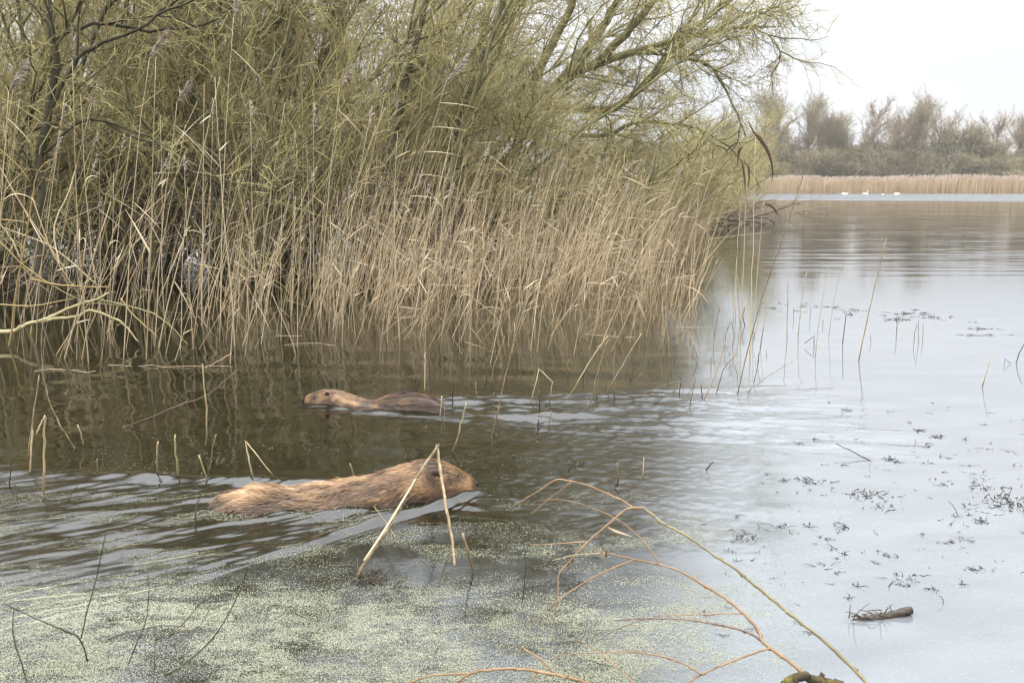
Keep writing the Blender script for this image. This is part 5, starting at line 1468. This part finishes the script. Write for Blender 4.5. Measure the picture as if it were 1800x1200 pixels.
branch_thing('bramble_twig', 'dark twig lying across the duckweed left of the sweeping twig', 'twig', [
    ('stem', [(190, 1123), (220, 1112), (258, 1104), (290, 1099), (325, 1101)], 0.0028, 0.0014, 2.3, 2.3, M['wet'])], None, buds=0.05)
branch_thing('bramble_twig', 'short pale twig with side spur above the duckweed', 'twig', [
    ('stem', [(292, 1141), (325, 1118), (354, 1096), (375, 1054)], 0.0022, 0.0009, 2.28, 2.2, M['brush']),
    ('side_twig', [(318, 1124), (328, 1137)], 0.0012, 0.0008, 2.26, 2.26, M['brush'])], None, buds=0.06)
branch_thing('bramble_twig', 'slender dark twig slanting over open patches in the duckweed', 'twig', [
    ('stem', [(258, 1125), (290, 1118), (317, 1100), (354, 1058), (387, 1023)], 0.0028, 0.0012, 2.32, 2.2, D_)], None, buds=0.05)
branch_thing('bramble_twig', 'small dark broken twig lying on duckweed near the bottom centre', 'twig', [
    ('stem', [(622, 1150), (640, 1163), (660, 1178)], 0.0024, 0.0016, 2.15, 2.1, M['wet'])], None)


# ------------------------------------------------------------------ floating wood
g_ = G(1548, 1092)
fl = empty('floating_log', g_, 'short wet brown log floating with a cap of dark twigs', 'log')
A_, B_ = G(1496, 1090) - g_, G(1600, 1080) - g_
st = Strands(); q = smooth_poly([A_ + np.array([0, 0, -0.004]), (A_ * 0.4 + B_ * 0.6) + np.array([0, 0, 0.003]), B_ + np.array([0, 0, 0.012])], 14, 0.0012)
st.tube(q, np.interp(np.linspace(0, 1, 14), [0, 0.2, 0.6, 1], [0.003, 0.009, 0.0105, 0.011]) * (1 + 0.14 * rng.normal(size=14)), 0.1, 9); kid('trunk', st.mesh('trunk', M['log']), fl)
st = Strands()
for i in range(26):
    p = A_ + (B_ - A_) * rng.uniform(-0.05, 0.75) + np.array([0, rng.normal(0, 0.008), 0.008])
    st.tube(leaf_pts(p, (rng.normal(0, 1), rng.normal(0, 0.5), rng.normal(0.25, 0.35)), rng.uniform(0.02, 0.07), 0.1, 5) + rng.normal(0, 0.001, (5, 3)), np.linspace(0.0018, 0.0007, 5), rng.random(), 4)
kid('twigs', st.mesh('twigs', M['wet']), fl)
stem_thing('floating_stick', 'thin grey straw lying slanted behind the floating log', 'stick', [(1592, 1072), (1545, 1050), (1490, 1028)], 0.0022, M['brush'], None, wet=False, dy=0.25)
stem_thing('floating_stick', 'straight dark stick floating half out of the calm open water', 'stick', [(1533, 810), (1500, 794), (1469, 779)], 0.0045, W_, None, wet=True, dy=0.12)
for pxs, lab in [([(190, 641), (300, 643), (410, 645)], 'long pale straw floating flat in front of the left reeds'),
                 ([(677, 556), (705, 558), (735, 556)], 'short pale straw floating before the dark willow stems'),
                 ([(1000, 543), (1060, 546), (1118, 550)], 'pale straw floating along the front of the dense bed'),
                 ([(1028, 586), (1070, 590), (1115, 593)], 'pale straw floating nearer than the bed-front straw'),
                 ([(500, 606), (545, 603), (590, 607)], 'dull straw floating among reflections before the willows'),
                 ([(60, 652), (110, 649), (165, 655)], 'dull straw floating under the pale arching branch')]:
    g_ = G(*pxs[1]); pts = [G(a, b_, 0.004) for a, b_ in pxs]
    st = Strands(); st.tube(smooth_poly(pts, 10, 0.004), 0.0018, rng.uniform(0.1, 0.5), 5)
    tag(link('floating_straw', st.mesh('floating_straw', M['leaf'], g_), None, g_), lab, 'straw', 'straws floating on the water')


# floating weed clumps ----------------------------------------------------------
def weed_mesh(seed, n_, spread, upf=0.3, mat=None, k=3):
    rg = np.random.default_rng(seed); st = Strands()
    for i in range(n_):
        p = np.array([rg.normal(0, spread), rg.normal(0, spread * 0.9), 0.001])
        d = unit(np.array([rg.normal(0, 1), rg.normal(0, 0.8), abs(rg.normal(0, upf))]))
        L = rg.uniform(0.008, 0.035)
        p2, r2 = grow(p, d, L, rg.uniform(0.0007, 0.0016), 5, 0.35, (0, 0, -0.1), rg, 0.0006)
        st.tube(p2, r2, rg.random(), k)
        if rg.random() < 0.5:
            st.tube([p2[2], p2[2] + rg.normal(0, 0.006, 3)], [0.0012, 0.0006], rg.random(), 3)
    return st.mesh('floating_weed', mat or M['weed'])


WM = [weed_mesh(500 + i, n_, sp_) for i, (n_, sp_) in enumerate([(9, 0.010), (16, 0.018), (34, 0.026), (60, 0.040), (4, 0.008), (26, 0.030), (3, 0.004), (7, 0.02), (5, 0.012), (2, 0.004)])]
CL = [(1527, 872, 3, 1.1, 'largest dark weed clump, with upright twiglets, floating on calm water'), (1556, 893, 2, 1.0, 'dark weed clump just below the largest one on calm water'),
      (1722, 858, 2, 1.0, 'loose weed clump just above the weed raft at the right edge'), (1775, 884, 3, 1.5, 'broad dark weed raft at the right edge of the calm water'),
      (1563, 807, 1, 1.1, 'weed clump close below the floating stick on calm water'), (1420, 846, 5, 1.0, 'loose weed clump by itself left of the largest clump'),
      (1308, 942, 2, 1.0, 'weed clump at the edge between ripples and calm water'), (1486, 928, 0, 1.1, 'small round greenish weed tuft below the largest clump'),
      (1010, 815, 2, 1.2, 'dark twiggy weed tangle floating in ripples near the tan stub'), (1640, 1036, 0, 1.0, 'small weed tuft nearest above the floating log, lake side'),
      (1722, 915, 1, 0.9, 'greenish broken weed strip below the right-edge raft'), (1618, 757, 1, 1.1, 'weed clump beyond the floating stick, leftmost of two'),
      (1645, 768, 1, 1.1, 'weed clump beyond the floating stick, rightmost of two'), (1560, 976, 1, 0.9, 'weed clump between the largest clump and the log'),
      (1710, 1000, 1, 0.9, 'small dark weed knot out on bare pale water')]
for (px, py, v_, f_, lab) in CL:
    g_ = G(px, py); o = link('floating_weed', WM[v_], None, g_); o.scale = (f_, f_, f_); o.rotation_euler[2] = rng.uniform(0, 6)
    tag(o, lab, 'water weed', 'floating weed clumps')
rg = np.random.default_rng(91)
spots = []
for i in range(185):
    px = rg.uniform(1330, 1830); py = 700 + 330 * rg.random() ** 0.8
    spots.append((px, py, [0, 8, 4, 6, 9, 7, 6, 9][rg.integers(8)], rg.uniform(0.35, 0.95), 'tiny dark weed scrap among many floating on the calm open water', 'weed scraps on the calm water'))
for i in range(46):
    px = rg.uniform(1330, 1800); py = np.interp(px, [1330, 1500, 1620, 1800], [536, 546, 556, 592]) + rg.normal(0, 7)
    spots.append((px, py, [0, 1, 7, 5, 8][rg.integers(5)], rg.uniform(0.6, 1.3), 'dark weed scrap in the thin drifting band far out on the water', 'weed scraps of the far band'))
for i in range(30):
    px = rg.uniform(1230, 1500); py = rg.uniform(900, 1120)
    spots.append((px, py, [8, 4, 6, 9][rg.integers(4)], rg.uniform(0.4, 0.9), 'tiny dark weed scrap floating behind the orange willow branch', 'weed scraps behind the willow branch'))
for (px, py, v_, f_, lab, grp) in spots:
    g_ = G(px, py); o = link('floating_weed', WM[v_], None, g_); o.scale = (f_ * rg.uniform(0.8, 2.0), f_ * rg.uniform(0.5, 1.2), f_ * rg.uniform(0.5, 1.3)); o.rotation_euler[2] = rg.normal(0, 0.6) + (math.pi if rg.random() < 0.5 else 0)
    tag(o, lab, 'water weed', grp)
for (a, b_, lab) in [((1683, 905), (1667, 880), 'thin dark twig tilted out of the calm water by the weed'), ((1658, 1060), (1650, 1047), 'short crossed twig standing on bare pale water'),
                     ((1605, 785), (1608, 772), 'tiny upright twig near the two far weed clumps'), ((1543, 875), (1556, 866), 'small twig jutting from the largest weed clump')]:
    stem_thing('twig', lab, 'twig', [a, ((a[0] + b_[0]) / 2 + 3, (a[1] + b_[1]) / 2), b_], 0.0024, W_)


# ------------------------------------------------------------------ duckweed
def duckweed(seed, n_, x0, x1, y0, y1, dens, r0, r1):
    rg = np.random.default_rng(seed)
    x = rg.uniform(x0, x1, n_); y = rg.uniform(y0, y1, n_)
    keep = rg.random(n_) < dens(x, y)
    x, y = x[keep], y[keep]
    z = grid_z(x, y) + rg.uniform(0.0008, 0.0020, len(x))
    r = rg.uniform(r0, r1, len(x)); a = rg.uniform(0, 6.28, len(x))
    V = []
    for q in range(4):
        aa = a + q * math.pi / 2; e = r * (1.0 if q % 2 else 0.72)
        V.append(np.stack([x + e * np.cos(aa), y + e * np.sin(aa), z + rg.normal(0, 0.0003, len(x))], -1))
    V = np.stack(V, 1).reshape(-1, 3)
    b4 = np.arange(len(x))[:, None] * 4
    return V, b4 + np.arange(4)[None], np.repeat(np.clip(rg.normal(0.5, 0.2, len(x)) + 0.5 * (fbm(x * 2, y * 3, 2) - 0.5), 0, 1), 4)


def grid_z(x, y):
    fi = np.clip(np.interp(y, ys, np.arange(ny)), 0, ny - 1.001); fj = np.clip((x - X0) / (X1 - X0) * (nx - 1), 0, nx - 1.001)
    i = fi.astype(int); j = fj.astype(int); a = fi - i; c = fj - j
    return (gz[i, j] * (1 - c) + gz[i, j + 1] * c) * (1 - a) + (gz[i + 1, j] * (1 - c) + gz[i + 1, j + 1] * c) * a


def wob(x, y):
    return fbm(x * 2.2 + 40, y * 3.0 + 11, 4) - 0.5


def dens_mat(x, y):
    n1 = fbm(x * 5 + 2, y * 9 + 6, 5)                      # streaks and holes
    yy = y + 0.45 * wob(x, y)
    xr_ = x - 0.16 * y                                     # thins out towards the open lake
    mat_ = sstep(2.74, 2.42, yy)
    side = sstep(0.45, -0.25, xr_ + 0.25 * wob(x + 9, y))
    n2 = fbm(x * 16 + 5, y * 26 + 1, 4)
    base = mat_ * side * (0.26 + 0.74 * sstep(0.36, 0.49, n1)) * (0.45 + 0.62 * sstep(0.40, 0.52, n2))
    # a band drifted below the wake, and a sweep of scum at the left
    band = 0.35 * np.exp(-((yy - 2.95 - 0.18 * (x + 0.2)) / 0.10) ** 2) * sstep(0.42, 0.60, n1) * sstep(0.9, 0.3, x)
    sweep = 0.45 * np.exp(-((yy - (3.12 + 0.20 * (x + 1.7))) / 0.13) ** 2) * sstep(0.42, 0.58, n1) * sstep(-0.75, -1.1, x)
    far_ = 0.10 * sstep(2.4, 2.8, y) * sstep(0.50, 0.62, n1) * sstep(0.55, 0.2, xr_)
    return np.clip(np.maximum.reduce([base, band, sweep, far_]), 0, 1)


def dens_far(x, y):
    n1 = fbm(x * 3 + 12, y * 8 + 3, 5)
    return 0.30 * sstep(0.50, 0.66, n1) * sstep(5.4, 4.4, y) * sstep(1.1, 0.5, x - 0.1 * y) * (0.35 + 0.65 * sstep(4.6, 4.0, y))


a1 = duckweed(21, 1900000, -1.9, 1.5, 1.72, 3.5, dens_mat, 0.0008, 0.0016)
a2 = duckweed(22, 60000, -2.9, 1.6, 3.2, 5.4, dens_far, 0.0014, 0.0028)
V = np.vstack([a1[0], a2[0]]); Q = np.vstack([a1[1], a2[1] + len(a1[0])])
o = link('duckweed', mesh_from('duckweed', V, Q, M['duck'], np.concatenate([a1[2], a2[2]]), smooth=False))
tag(o, 'pale green duckweed mat floating along the near shore', 'duckweed', kind='stuff')
